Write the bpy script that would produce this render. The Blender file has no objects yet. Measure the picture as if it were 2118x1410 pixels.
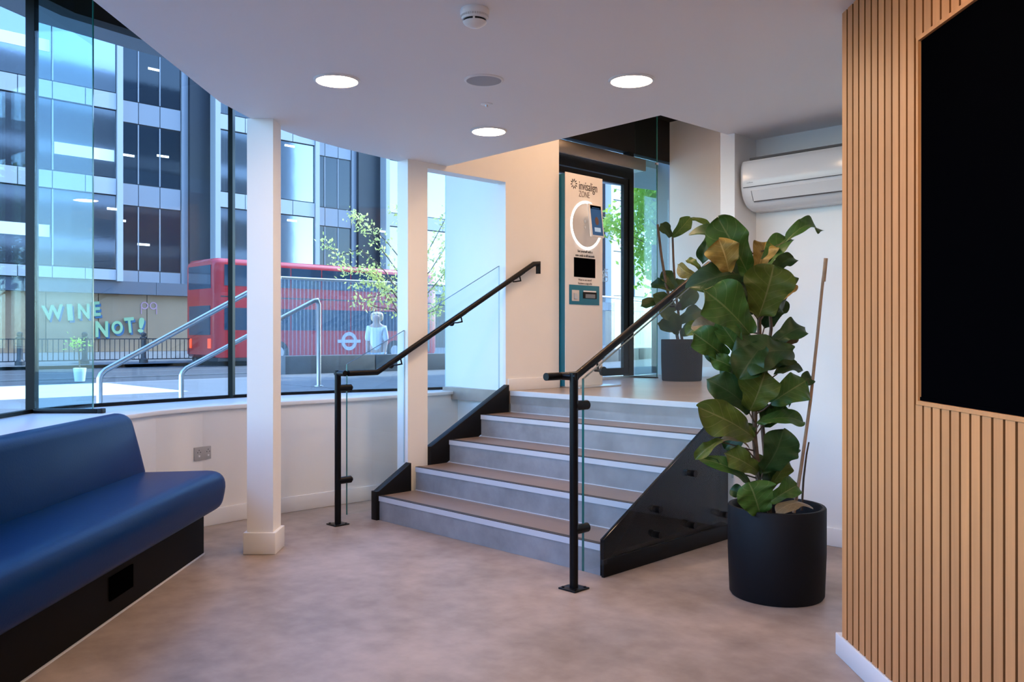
import bpy, bmesh, math, random
from mathutils import Vector, Matrix
random.seed(7)
C = bpy.context.scene.collection
sc = bpy.context.scene
S2 = math.sqrt(2.0)
FPX = 1790.0          # focal length in pixels of the 2118 wide frame
CX, HY = 1059.0, 695.0
H = 1.25              # eye height
# ------------------------------------------------------------------ camera
cam_d = bpy.data.cameras.new('camera'); cam = bpy.data.objects.new('camera', cam_d); C.objects.link(cam)
cam.location = (0, 0, H); cam.rotation_euler = (math.radians(90), 0, 0)
cam_d.sensor_width = 36; cam_d.lens = FPX / 2118 * 36; cam_d.shift_y = -10 / 2118
cam_d.clip_start = 0.05; cam_d.clip_end = 400
sc.camera = cam
# ------------------------------------------------------------------ light and exposure
SUN_EL, SUN_TURN = 42, 8       # elevation; degrees behind the line of the street
SUN_STRENGTH, SKY_STRENGTH = 3.2, 0.66
LAMP = 72.0                     # radiance of the downlights
EXPOSURE = 0.84
w = bpy.data.worlds.new('world'); sc.world = w; w.use_nodes = True
wn = w.node_tree; bg = wn.nodes['Background']
sky = wn.nodes.new('ShaderNodeTexSky'); sky.sky_type = 'NISHITA'; sky.sun_disc = False
sky.sun_elevation = math.radians(SUN_EL)
sky.sun_rotation = math.radians(45 + SUN_TURN)
tint = wn.nodes.new('ShaderNodeMix'); tint.data_type = 'RGBA'; tint.blend_type = 'MULTIPLY'
tint.inputs[0].default_value = 1.0; tint.inputs[7].default_value = (0.84, 0.97, 1.15, 1)
wn.links.new(sky.outputs[0], tint.inputs[6]); wn.links.new(tint.outputs[2], bg.inputs[0])
bg.inputs[1].default_value = SKY_STRENGTH
sd = bpy.data.lights.new('sun', 'SUN'); so = bpy.data.objects.new('sun', sd); C.objects.link(so)
sd.energy = SUN_STRENGTH; sd.angle = math.radians(0.6); sd.color = (1, 0.95, 0.88)
az = math.radians(45 - SUN_TURN)   # direction towards the sun in plan
sdir = Vector((math.cos(az) * math.cos(math.radians(SUN_EL)), math.sin(az) * math.cos(math.radians(SUN_EL)), math.sin(math.radians(SUN_EL))))
so.rotation_euler = sdir.to_track_quat('Z', 'Y').to_euler(); so.location = (40, 20, 60)
vs = sc.view_settings
sc.display_settings.display_device = 'sRGB'
vs.view_transform = 'Standard'; vs.look = 'None'; vs.gamma = 1.0; vs.exposure = EXPOSURE; vs.use_curve_mapping = False
sc.cycles.transparent_max_bounces = 32
sc.cycles.max_bounces = 10; sc.cycles.diffuse_bounces = 5
sc.cycles.use_denoising = True
# ------------------------------------------------------------------ frames
def W(u, v, z=0.0):             # street frame: u along the street to the back right, v across it towards the room
    return Vector(((u + v) / S2, (u - v) / S2, z))
def at(px, py, d):              # a point seen at that pixel, d metres away
    return Vector(((px - CX) / FPX * d, d, H + (HY - py) / FPX * d))
def atc(px, py, c):             # ... on the vertical plane x - y = -c
    return at(px, py, c / (1 - (px - CX) / FPX))
def ident(x, y, z): return Vector((x, y, z))
# ------------------------------------------------------------------ mesh collector
class MB:
    def __init__(s): s.v = []; s.f = []; s.uv = None
    def add(s, vs, fs):
        o = len(s.v); s.v += [tuple(p) for p in vs]; s.f += [tuple(i + o for i in f) for f in fs]; return s
    def box(s, a, b, fr=ident):
        x0, y0, z0 = a; x1, y1, z1 = b
        p = [fr(x, y, z) for z in (z0, z1) for x, y in ((x0, y0), (x1, y0), (x1, y1), (x0, y1))]
        return s.add(p, [(0, 3, 2, 1), (4, 5, 6, 7), (0, 1, 5, 4), (1, 2, 6, 5), (2, 3, 7, 6), (3, 0, 4, 7)])
    def prism(s, poly, z0, z1, fr=ident):
        n = len(poly)
        p = [fr(x, y, z0) for x, y in poly] + [fr(x, y, z1) for x, y in poly]
        return s.add(p, [tuple(range(n))[::-1], tuple(range(n, 2 * n))] + [(i, (i + 1) % n, n + (i + 1) % n, n + i) for i in range(n)])
    def strip(s, line, half, z0, z1):           # a wall of thickness 2*half along a plan polyline
        L, R = offset(line, half), offset(line, -half)
        return s.prism(L + R[::-1], z0, z1)
    def tube(s, pts, r, n=12, caps=True, r1=None):
        pts = [Vector(p) for p in pts]; rings = []; up = None
        for i, p in enumerate(pts):
            a = (p - pts[i - 1]).normalized() if i else None
            b = (pts[i + 1] - p).normalized() if i < len(pts) - 1 else None
            t = ((a or b) + (b or a)).normalized()
            k = 1.0
            if a and b: k = 1.0 / max(0.5, t.dot(a))
            if up is None:
                up = Vector((0, 0, 1)) if abs(t.z) < 0.9 else Vector((1, 0, 0))
            sx = t.cross(up).normalized(); sy = sx.cross(t).normalized(); up = sy
            rr = r if r1 is None else r + (r1 - r) * i / (len(pts) - 1)
            nb = None
            if a and b and (b - a).length > 1e-4: nb = (b - a).normalized()
            ring = []
            for j in range(n):
                q = sx * math.cos(2 * math.pi * j / n) * rr + sy * math.sin(2 * math.pi * j / n) * rr
                if nb is not None:
                    m = (nb - t * nb.dot(t))
                    if m.length > 1e-5:
                        m.normalize(); q = q + m * q.dot(m) * (k - 1)
                ring.append(p + q)
            rings.append(ring)
        vs_ = [q for ring in rings for q in ring]; fs = []
        for i in range(len(rings) - 1):
            for j in range(n):
                fs.append((i * n + j, i * n + (j + 1) % n, (i + 1) * n + (j + 1) % n, (i + 1) * n + j))
        if caps:
            fs.append(tuple(range(n))[::-1]); fs.append(tuple(range((len(rings) - 1) * n, len(rings) * n)))
        return s.add(vs_, fs)
    def lathe(s, prof, n=32, o=(0, 0, 0)):
        vs_ = []; fs = []
        for r, z in prof:
            for j in range(n):
                vs_.append((o[0] + r * math.cos(2 * math.pi * j / n), o[1] + r * math.sin(2 * math.pi * j / n), o[2] + z))
        for i in range(len(prof) - 1):
            for j in range(n):
                fs.append((i * n + j, i * n + (j + 1) % n, (i + 1) * n + (j + 1) % n, (i + 1) * n + j))
        fs.append(tuple(range(n))[::-1]); fs.append(tuple(range((len(prof) - 1) * n, len(prof) * n)))
        return s.add(vs_, fs)
    def sweep(s, prof, stations):      # closed profile [(a,b)], stations: list of functions (a,b)->point
        n = len(prof); vs_ = [st(a, b) for st in stations for a, b in prof]; fs = []
        for i in range(len(stations) - 1):
            for j in range(n):
                fs.append((i * n + j, i * n + (j + 1) % n, (i + 1) * n + (j + 1) % n, (i + 1) * n + j))
        fs.append(tuple(range(n))[::-1]); fs.append(tuple(range((len(stations) - 1) * n, len(stations) * n)))
        return s.add(vs_, fs)
    def build(s, name, mat, parent=None, smooth=False, bevel=0.0, fix=True, seg=2):
        me = bpy.data.meshes.new(name); me.from_pydata(s.v, [], s.f); me.update()
        if fix or smooth:
            bm = bmesh.new(); bm.from_mesh(me); bmesh.ops.recalc_face_normals(bm, faces=bm.faces)
            bm.to_mesh(me); bm.free()
        if s.uv is not None:
            l = me.uv_layers.new(name='uv')
            for poly in me.polygons:
                for li in poly.loop_indices: l.data[li].uv = s.uv[me.loops[li].vertex_index]
        me.materials.append(mat)
        o = bpy.data.objects.new(name, me); C.objects.link(o)
        if smooth:
            for p in me.polygons: p.use_smooth = True
            me.set_sharp_from_angle(angle=math.radians(40))
        if bevel > 0:
            b = o.modifiers.new('bevel', 'BEVEL'); b.width = bevel; b.segments = seg; b.limit_method = 'ANGLE'; b.angle_limit = math.radians(40)
            for p in me.polygons: p.use_smooth = True
            me.set_sharp_from_angle(angle=math.radians(60)) if False else None
        if parent is not None: child(o, parent)
        return o
def child(o, parent):
    o.parent = parent
    o.matrix_parent_inverse = Matrix.Translation(world_loc(parent)).inverted()
def world_loc(o):
    p = Vector(o.location)
    return p if o.parent is None or o.get('_mesh') else p
def offset(line, h):
    out = []
    for i, p in enumerate(line):
        p = Vector(p[:2])
        a = (p - Vector(line[i - 1][:2])).normalized() if i else None
        b = (Vector(line[i + 1][:2]) - p).normalized() if i < len(line) - 1 else None
        t = ((a or b) + (b or a)).normalized(); nn = Vector((-t.y, t.x))
        k = 1 / max(.4, t.dot(a or b))
        out.append((p.x + nn.x * h * k, p.y + nn.y * h * k))
    return out
def tag(o, label, cat, group=None, kind=None):
    o['label'] = label
    if cat: o['category'] = cat
    if group: o['group'] = group
    if kind: o['kind'] = kind
    return o
def thing(name, label, cat, loc=(0, 0, 0), group=None):
    o = bpy.data.objects.new(name, None); C.objects.link(o); o.location = loc; o.empty_display_size = .1
    return tag(o, label, cat, group)
def struct(o, label=None):
    o['kind'] = 'structure'
    if label: o['label'] = label
    return o
def stuff(o): o['kind'] = 'stuff'; return o
# ------------------------------------------------------------------ materials
M = {}
def mat(name, col, rough=.5, metal=0.0, spec=.5, emit=None, estr=0, var=0.0, scale=5.0, bump=0.0, bscale=60.0, stretch=(1, 1, 1), rand=0.0, coat=0.0):
    m = bpy.data.materials.new(name); m.use_nodes = True; t = m.node_tree; b = t.nodes['Principled BSDF']
    b.inputs['Base Color'].default_value = (*col, 1); b.inputs['Roughness'].default_value = rough
    b.inputs['Metallic'].default_value = metal; b.inputs['Specular IOR Level'].default_value = spec
    b.inputs['Coat Weight'].default_value = coat
    if emit: b.inputs['Emission Color'].default_value = (*emit, 1); b.inputs['Emission Strength'].default_value = estr
    tc = mp = None
    if var or bump:
        tc = t.nodes.new('ShaderNodeTexCoord'); mp = t.nodes.new('ShaderNodeMapping'); mp.inputs['Scale'].default_value = stretch
        t.links.new(tc.outputs['Object'], mp.inputs['Vector'])
    src = None
    if var:
        n = t.nodes.new('ShaderNodeTexNoise'); n.inputs['Scale'].default_value = scale; n.inputs['Detail'].default_value = 6; n.inputs['Roughness'].default_value = .6
        t.links.new(mp.outputs[0], n.inputs['Vector'])
        r = t.nodes.new('ShaderNodeMapRange'); r.inputs[1].default_value = .3; r.inputs[2].default_value = .7
        r.inputs[3].default_value = 1 - var; r.inputs[4].default_value = 1 + var
        t.links.new(n.outputs[0], r.inputs[0]); src = r.outputs[0]
    if rand:
        oi = t.nodes.new('ShaderNodeObjectInfo'); r2 = t.nodes.new('ShaderNodeMapRange')
        r2.inputs[3].default_value = 1 - rand; r2.inputs[4].default_value = 1 + rand; t.links.new(oi.outputs['Random'], r2.inputs[0])
        if src is None: src = r2.outputs[0]
        else:
            mm = t.nodes.new('ShaderNodeMath'); mm.operation = 'MULTIPLY'; t.links.new(src, mm.inputs[0]); t.links.new(r2.outputs[0], mm.inputs[1]); src = mm.outputs[0]
    if src is not None:
        vm = t.nodes.new('ShaderNodeVectorMath'); vm.operation = 'SCALE'; vm.inputs[0].default_value = col
        t.links.new(src, vm.inputs['Scale']); t.links.new(vm.outputs[0], b.inputs['Base Color'])
    if bump:
        n = t.nodes.new('ShaderNodeTexNoise'); n.inputs['Scale'].default_value = bscale; n.inputs['Detail'].default_value = 4
        t.links.new(mp.outputs[0], n.inputs['Vector'])
        bp = t.nodes.new('ShaderNodeBump'); bp.inputs['Strength'].default_value = bump; bp.inputs['Distance'].default_value = .01
        t.links.new(n.outputs[0], bp.inputs['Height']); t.links.new(bp.outputs[0], b.inputs['Normal'])
    M[name] = m; return m
def glass(name, tintc, refl=1.0, haze=0.0, rough=0.0):
    m = bpy.data.materials.new(name); m.use_nodes = True; t = m.node_tree; t.nodes.clear()
    out = t.nodes.new('ShaderNodeOutputMaterial'); tr = t.nodes.new('ShaderNodeBsdfTransparent'); gl = t.nodes.new('ShaderNodeBsdfGlossy')
    tr.inputs[0].default_value = (*tintc, 1); gl.inputs['Roughness'].default_value = rough
    g = t.nodes.new('ShaderNodeNewGeometry'); d = t.nodes.new('ShaderNodeVectorMath'); d.operation = 'DOT_PRODUCT'
    t.links.new(g.outputs['Normal'], d.inputs[0]); t.links.new(g.outputs['Incoming'], d.inputs[1])
    def mth(op, a, b=None):
        n = t.nodes.new('ShaderNodeMath'); n.operation = op
        for k, x in enumerate((a, b)):
            if x is None: continue
            if isinstance(x, (int, float)): n.inputs[k].default_value = x
            else: t.links.new(x, n.inputs[k])
        return n.outputs[0]
    c = mth('ABSOLUTE', d.outputs['Value']); p = mth('POWER', mth('SUBTRACT', 1.0, c), 5.0)
    F = mth('MULTIPLY', mth('ADD', mth('MULTIPLY', p, .96), .04), refl)
    mx = t.nodes.new('ShaderNodeMixShader'); t.links.new(F, mx.inputs[0]); t.links.new(tr.outputs[0], mx.inputs[1]); t.links.new(gl.outputs[0], mx.inputs[2])
    last = mx.outputs[0]
    if haze:
        df = t.nodes.new('ShaderNodeBsdfDiffuse'); df.inputs[0].default_value = (.85, .9, .92, 1)
        tl = t.nodes.new('ShaderNodeBsdfTranslucent'); tl.inputs[0].default_value = (.85, .9, .92, 1)
        a = t.nodes.new('ShaderNodeMixShader'); t.links.new(df.outputs[0], a.inputs[1]); t.links.new(tl.outputs[0], a.inputs[2])
        h = t.nodes.new('ShaderNodeMixShader'); h.inputs[0].default_value = haze
        t.links.new(last, h.inputs[1]); t.links.new(a.outputs[0], h.inputs[2]); last = h.outputs[0]
    t.links.new(last, out.inputs[0]); M[name] = m; return m
mat('white_paint', (.86, .85, .83), .55, var=.015, scale=2)
mat('ceiling_paint', (.87, .865, .87), .6)
mat('white_gloss', (.82, .82, .82), .3)
mat('black_paint', (.006, .006, .007), .6, spec=.3)
mat('black_metal', (.003, .003, .004), .34, spec=.2)
mat('black_gloss', (.002, .003, .005), .10, spec=.08)
mat('black_board', (.004, .004, .005), .5, spec=.2)
mat('screen_black', (.001, .001, .0015), .6, spec=.0)
mat('riser_vinyl', (.29, .29, .297), .35, var=.22, scale=5)
mat('tread_vinyl', (.235, .178, .145), .35, var=.10, scale=3)
mat('nosing_strip', (.60, .61, .64), .4)
mat('nosing_black', (.03, .03, .035), .6)
mat('silver', (.75, .75, .77), .25, metal=1)
mat('steel_brushed', (.62, .63, .65), .28, metal=1, bump=.05, bscale=200)
mat('operator_metal', (.27, .25, .24), .30, metal=.9)
mat('blue_leather', (.0005, .024, .118), .32, spec=.05, bump=.05, bscale=90)
mat('bench_base', (.004, .0032, .003), .6, spec=.1)
mat('oak', (.56, .245, .088), .5, var=.10, scale=6, stretch=(6, 6, .35), rand=.11)
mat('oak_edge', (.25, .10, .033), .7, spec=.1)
mat('oak_back', (.06, .022, .008), .8, spec=.1)
mat('socket_grey', (.42, .41, .41), .4)
mat('socket_dark', (.06, .06, .06), .5)
mat('pot_black', (.005, .005, .0065), .6, spec=.2, var=.06, scale=20, bump=.04)
mat('pot_grey', (.014, .014, .018), .7, spec=.08, var=.08, scale=20)
mat('soil', (.02, .014, .010), .9, var=.4, scale=40, bump=.5)
mat('bark', (.11, .075, .05), .8, var=.3, scale=30, bump=.4)
mat('cane', (.36, .23, .14), .6, var=.2, scale=20)
mat('stick_dark', (.07, .045, .03), .7)
mat('speaker_grille', (.44, .46, .50), .7, bump=.3, bscale=800)
mat('ac_white', (.78, .77, .77), .16, spec=.35)
mat('ac_gap', (.10, .09, .09), .6)
mat('lamp_on', (1, 1, 1), .5, emit=(1.0, .67, .42), estr=LAMP)
mat('lamp_on_entrance', (1, 1, 1), .5, emit=(1.0, .60, .34), estr=LAMP * 1.6)
mat('teal', (.005, .16, .26), .4)
mat('kiosk_white', (.80, .78, .76), .35)
mat('kiosk_grey', (.62, .60, .59), .4)
mat('ring_light', (1, 1, 1), .5, emit=(1, .97, .92), estr=6)
mat('ink', (.03, .03, .035), .6)
mat('ink_soft', (.22, .19, .17), .6)
mat('tablet_blue', (.008, .06, .19), .2, emit=(.02, .10, .26), estr=.2)
mat('tablet_face', (.10, .05, .04), .4, emit=(.12, .06, .05), estr=.05)
mat('tablet_pale', (.3, .45, .6), .4, emit=(.25, .4, .6), estr=.3)
mat('door_frame', (.004, .005, .007), .4, spec=.15)
mat('sign_white', (.85, .85, .85), .6)
mat('sign_dark', (.02, .03, .045), .5)
mat('facade_bright', (.80, .81, .82), .5, rand=.03)
mat('facade_white', (.36, .39, .42), .45, rand=.05)
mat('facade_grey', (.25, .27, .30), .45, rand=.06)
mat('facade_dark', (.010, .015, .024), .5, var=.15, scale=1)
mat('facade_fascia', (.075, .095, .125), .5)
mat('window_blue', (.25, .285, .32), .07, metal=.85, rand=.12, bump=.35, bscale=.35)
mat('window_dark', (.010, .020, .034), .05, spec=.45, rand=.3, bump=.35, bscale=.5)
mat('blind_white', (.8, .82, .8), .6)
mat('office_lamp', (1, 1, 1), .5, emit=(1, .98, .9), estr=2.5)
mat('hoarding', (.29, .195, .115), .6, var=.05, scale=1, rand=.05)
mat('mint', (.24, .42, .23), .5)
mat('letter_blue', (.02, .12, .25), .5)
mat('pink_ink', (.45, .25, .32), .6)
mat('asphalt', (.045, .052, .062), .75, var=.12, scale=.6)
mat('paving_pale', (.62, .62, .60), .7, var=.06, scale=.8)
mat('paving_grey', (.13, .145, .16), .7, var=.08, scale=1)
mat('kerb', (.2, .21, .23), .7)
mat('concrete', (.13, .135, .14), .8, var=.12, scale=6, bump=.2, bscale=90)
mat('iron', (.020, .026, .034), .5)
mat('bus_red', (.40, .015, .02), .25, coat=.5)
mat('bus_glass', (.02, .045, .075), .05, spec=.7)
mat('bus_black', (.015, .015, .018), .6)
mat('tyre', (.015, .015, .015), .8)
mat('roundel_white', (.40, .42, .46), .4)
mat('lamp_red', (.6, .05, .02), .3, emit=(1, .1, .03), estr=.6)
mat('tree_leaf', (.72, .74, .30), .5, rand=0, var=.25, scale=4)
mat('tree_leaf_green', (.34, .50, .08), .5, var=.3, scale=3)
mat('skin', (.55, .34, .25), .5)
mat('hair', (.75, .52, .26), .6)
mat('cloth_white', (.82, .82, .82), .8)
mat('cloth_pale', (.5, .52, .56), .8)
glass('window_glass', (.86, .955, 1.0), .9)
glass('fin_glass', (.80, .95, .98), 1.2)
glass('rail_glass', (.955, .985, .985), .5)
glass('green_glass', (.85, .955, .94), 1.0)
mat('glass_edge_grey', (.05, .075, .08), .2, spec=.5)
mat('glass_edge_pale', (.45, .56, .58), .2)
mat('glass_edge', (.02, .16, .15), .15, spec=.6)
glass('reeded_glass', (.93, .97, 1.0), .8, haze=.06)
glass('rib_glass', (.88, .94, 1.0), .4, haze=.05, rough=.2)
glass('dark_glass', (.96, .98, .98), 1.6)
for nme in ('tree_leaf', 'tree_leaf_green'):
    t = M[nme].node_tree; b = t.nodes['Principled BSDF']; b.inputs['Subsurface Weight'].default_value = 0
    tl = t.nodes.new('ShaderNodeBsdfTranslucent'); mx = t.nodes.new('ShaderNodeMixShader'); mx.inputs[0].default_value = .4
    tl.inputs[0].default_value = (.75, .80, .25, 1) if nme == 'tree_leaf' else (.5, .72, .10, 1)
    t.links.new(b.outputs[0], mx.inputs[1]); t.links.new(tl.outputs[0], mx.inputs[2]); t.links.new(mx.outputs[0], t.nodes['Material Output'].inputs[0])
def floor_mat(name, c1, c2, rough):
    m = bpy.data.materials.new(name); m.use_nodes = True; t = m.node_tree; b = t.nodes['Principled BSDF']
    tc = t.nodes.new('ShaderNodeTexCoord'); mp = t.nodes.new('ShaderNodeMapping'); mp.inputs['Rotation'].default_value = (0, 0, math.radians(45))
    t.links.new(tc.outputs['Object'], mp.inputs[0])
    n1 = t.nodes.new('ShaderNodeTexNoise'); n1.inputs['Scale'].default_value = 1.6; n1.inputs['Detail'].default_value = 8; n1.inputs['Roughness'].default_value = .62
    n2 = t.nodes.new('ShaderNodeTexNoise'); n2.inputs['Scale'].default_value = 9; n2.inputs['Detail'].default_value = 6
    for n in (n1, n2): t.links.new(mp.outputs[0], n.inputs['Vector'])
    ad = t.nodes.new('ShaderNodeMath'); ad.operation = 'MULTIPLY_ADD'; ad.inputs[1].default_value = .4
    t.links.new(n2.outputs[0], ad.inputs[0]); t.links.new(n1.outputs[0], ad.inputs[2])
    cr = t.nodes.new('ShaderNodeValToRGB'); cr.color_ramp.elements[0].position = .5; cr.color_ramp.elements[1].position = .92
    cr.color_ramp.elements[0].color = (*c1, 1); cr.color_ramp.elements[1].color = (*c2, 1)
    t.links.new(ad.outputs[0], cr.inputs[0]); t.links.new(cr.outputs[0], b.inputs['Base Color'])
    b.inputs['Roughness'].default_value = rough; b.inputs['Specular IOR Level'].default_value = .4
    M[name] = m
floor_mat('floor_vinyl', (.235, .182, .154), (.46, .38, .34), .40)
floor_mat('landing_vinyl', (.30, .24, .20), (.42, .35, .30), .3)
def leaf_mat(name, top, under, vein):
    m = bpy.data.materials.new(name); m.use_nodes = True; t = m.node_tree; b = t.nodes['Principled BSDF']
    uv = t.nodes.new('ShaderNodeUVMap'); sp = t.nodes.new('ShaderNodeSeparateXYZ'); t.links.new(uv.outputs[0], sp.inputs[0])
    def mth(op, a, b_=None, c=None):
        n = t.nodes.new('ShaderNodeMath'); n.operation = op
        for k, x in enumerate((a, b_, c)):
            if x is None: continue
            if isinstance(x, (int, float)): n.inputs[k].default_value = x
            else: t.links.new(x, n.inputs[k])
        return n.outputs[0]
    ax = mth('ABSOLUTE', mth('SUBTRACT', sp.outputs[0], .5))
    mid = mth('LESS_THAN', ax, .018)
    fr = mth('FRACT', mth('SUBTRACT', mth('MULTIPLY', sp.outputs[1], 6.5), mth('MULTIPLY', ax, 3.4)))
    side = mth('MULTIPLY', mth('LESS_THAN', fr, .07), .55)
    vm = mth('MAXIMUM', mid, side)
    g = t.nodes.new('ShaderNodeNewGeometry')
    m1 = t.nodes.new('ShaderNodeMix'); m1.data_type = 'RGBA'; m1.inputs[6].default_value = (*top, 1); m1.inputs[7].default_value = (*under, 1)
    t.links.new(g.outputs['Backfacing'], m1.inputs[0])
    no = t.nodes.new('ShaderNodeTexNoise'); no.inputs['Scale'].default_value = 9
    r = t.nodes.new('ShaderNodeMapRange'); r.inputs[3].default_value = .7; r.inputs[4].default_value = 1.35; t.links.new(no.outputs[0], r.inputs[0])
    sc_ = t.nodes.new('ShaderNodeVectorMath'); sc_.operation = 'SCALE'; t.links.new(m1.outputs[2], sc_.inputs[0]); t.links.new(r.outputs[0], sc_.inputs['Scale'])
    m2 = t.nodes.new('ShaderNodeMix'); m2.data_type = 'RGBA'; m2.inputs[7].default_value = (*vein, 1)
    t.links.new(vm, m2.inputs[0]); t.links.new(sc_.outputs[0], m2.inputs[6]); t.links.new(m2.outputs[2], b.inputs['Base Color'])
    b.inputs['Roughness'].default_value = .45; b.inputs['Specular IOR Level'].default_value = .3
    M[name] = m
leaf_mat('leaf_green', (.034, .090, .012), (.075, .10, .025), (.11, .15, .045))
leaf_mat('leaf_olive', (.056, .084, .009), (.08, .085, .02), (.13, .135, .045))
leaf_mat('leaf_dark', (.016, .046, .009), (.035, .055, .018), (.045, .07, .025))
leaf_mat('leaf_gold', (.24, .165, .035), (.26, .18, .045), (.42, .30, .10))  # gold tone paints in the light on back-lit leaves
leaf_mat('leaf_dry', (.17, .12, .06), (.20, .145, .08), (.26, .19, .11))
# ================================================================== THE ROOM
RISE, TREAD, U0 = .164, .315, 3.525
LV = 5 * RISE                       # landing level
VL, VR = -4.80, -2.87               # stair edges
U4 = U0 + 4 * TREAD
CEIL = 2.5; TOP = 3.6
fl = MB().prism([(-3.05, -3.1), (3.4, -3.1), (3.4, 4.0), (1.3, 6.2), (-.6, 7.6), (-2.2, 6.5), (-3.05, 5.2)], -.12, 0).build('floor', M['floor_vinyl'])
struct(fl, 'warm grey concrete-effect vinyl floor of the lower room')
lf = MB().box((U4, -5.62, LV - .1), (8.05, -2.85, LV), W).build('floor_landing', M['landing_vinyl'])
struct(lf, 'wood-toned floor of the raised entrance landing')
# ceiling slab with the curved edge along the windows and the corner by the stairs
cpoly = [(-1.56, -3.1), (3.4, -3.1), (3.4, 3.72)] + [tuple(W(5.05, v)[:2]) for v in (-.3,)] + [tuple(W(5.05, -2.80)[:2]), tuple(W(4.74, -2.85)[:2]), tuple(W(4.06, -2.87)[:2]), tuple(W(4.17, -4.90)[:2]),
         (-.83, 6.17), (-1.13, 5.76), (-1.33, 5.42), (-1.50, 4.98), (-1.56, 4.62)]
ce = MB().prism(cpoly, CEIL, CEIL + .12).build('ceiling', M['ceiling_paint'])
struct(ce, 'smooth white ceiling with a curved edge along the windows')
vt = MB().prism([(-3.2, -3.1), (3.4, -3.1), (3.4, 4.2), (2.3, 9.6), (1.7, 9.75), (-.75, 7.75), (-2.3, 6.75), (-3.2, 5.4)], TOP, TOP + .1).build('ceiling_upper', M['black_paint'])
struct(vt, 'black upper ceiling above the glazing and entrance')
# bulkhead above the soffit edges
bh = MB().prism([(4.06, -2.87), (4.17, -4.84), (4.07, -4.84), (3.96, -2.77), (4.74, -2.77), (4.74, -2.87)], CEIL + .12, TOP, W).build('wall_bulkhead', M['white_paint'])
struct(bh, 'white bulkhead above the ceiling edge at the stairs')
# low wall under the windows
IN = [(-2.38, -3.0), (-2.38, 3.2), (-2.375, 4.03), (-2.33, 4.88), (-2.21, 5.37), (-2.03, 5.68), (-1.82, 5.92), (-1.63, 6.11), (-1.07, 6.62), (-.46, 7.34)]
GL = [(-2.86, -3.0), (-2.87, 4.5), (-2.885, 5.19), (-2.80, 5.50), (-2.46, 5.98), (-2.095, 6.455), (-1.80, 6.76), (-1.42, 7.03), (-1.01, 7.25), (-.575, 7.49)]
SILL = .79
lw = MB().prism(IN + [(-.575, 7.52)] + [(x - .12, y + .04) for x, y in GL[::-1]], 0, SILL - .03).build('wall_left', M['white_paint'])
struct(lw, 'low white curved wall below the window sill')
outer = offset(IN, -.025)
sl = MB().prism(outer + [(x - .02, y + .02) for x, y in GL[::-1]], SILL - .03, SILL).build('sill', M['white_gloss'], lw, bevel=.006)
bb = MB().prism(offset(IN, -.014) + offset(IN, .004)[::-1], 0, .11).build('baseboard_left', M['white_gloss'], bevel=.004)
struct(bb, 'white skirting at the foot of the curved window wall')
wb = MB().box((-3.1, -3.2, 0), (3.4, -3.08, TOP)).build('wall_back', M['white_paint']); struct(wb, 'white wall behind the camera')
wr = MB().box((3.3, -3.1, 0), (3.42, 4.0, CEIL)).build('wall_far_right', M['white_paint']); struct(wr, 'white wall behind the slatted partition')
# header above the glass
hd = MB().prism(offset(GL, .09) + offset(GL, -.03)[::-1], 3.30, TOP).build('trim_1', M['black_paint']); struct(hd, 'black header band above the curved glazing')
sfc = MB().prism(offset(GL[1:], .36) + offset(GL[1:], .10)[::-1], 3.31, 3.36).build('trim_7', M['facade_grey']); struct(sfc, 'pale outside soffit above the curved glazing')
# window panes
fr_z0 = SILL + .022
def pane(name, line, z0, z1, m, label, half=.006):
    o = MB().strip(line, half, z0, z1).build(name, m); return struct(o, label)
pane('window_1', [GL[0], GL[1], GL[2]], fr_z0, 3.32, M['window_glass'], 'tall clear window pane at the left edge beside the bench')
pane('window_2', [GL[2], GL[3], GL[4], GL[5]], fr_z0, 3.32, M['window_glass'], 'tall curved window pane between the two dark mullions')
pane('window_3', GL[5:], fr_z0, 3.32, M['window_glass'], 'tall window pane behind the white columns and stairs')
sf = MB().prism(offset(GL, .02) + offset(GL, -.02)[::-1], SILL, SILL + .022).build('trim_2', M['black_metal']); struct(sf, 'thin black channel holding the bottom of the window glass')
def mullion(name, p, wd, dp, label):
    o = MB().box((p[0] - wd / 2, p[1] - dp / 2, SILL), (p[0] + wd / 2, p[1] + dp / 2, 3.34)).build(name, M['black_metal']); struct(o, label)
mullion('trim_3', (-2.878, 5.19), .052, .05, 'thick black mullion beside the glass fin')
mullion('trim_4', (-2.09, 6.45), .034, .06, 'slim black mullion left of the first white column')
# glass fin at the first mullion
fin = thing('glass_fin', 'upright glass fin standing in a black floor channel on the window sill', 'glass fin', (-2.68, 5.175, SILL))
MB().box((-2.85, 5.168, SILL + .02), (-2.505, 5.180, 3.31)).build('fin_pane', M['fin_glass'], fin)
MB().box((-2.507, 5.1675, SILL + .02), (-2.503, 5.1805, 3.31)).build('polished_edge', M['glass_edge'], fin)
MB().box((-2.85, 5.15, SILL), (-2.47, 5.20, SILL + .026)).build('channel', M['black_metal'], fin, bevel=.003)
MB().box((-2.469, 5.148, SILL), (-2.44, 5.202, SILL + .028)).build('end_cap', M['black_paint'], fin, bevel=.004)
# wall block left of the stairs head, with the beam over the window side
blk = MB().prism([(4.77, -4.84), (5.395, -4.84), (5.395, -5.75), (4.893, -5.713)], 0, TOP, W).build('wall_stair_left', M['white_paint']); struct(blk, 'white wall at the head of the stairs where the handrail ends')
beam = MB().box((3.98, -4.96, 2.46), (4.77, -4.84, TOP), W).build('wall_beam', M['white_paint']); struct(beam, 'white beam between the second column and the stair wall')
sk = MB().box((U4 + .004, -4.84, LV), (5.395, -4.826, LV + .095), W).build('baseboard_landing', M['white_gloss'], bevel=.003); struct(sk, 'white skirting on the landing beside the kiosk')
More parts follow.
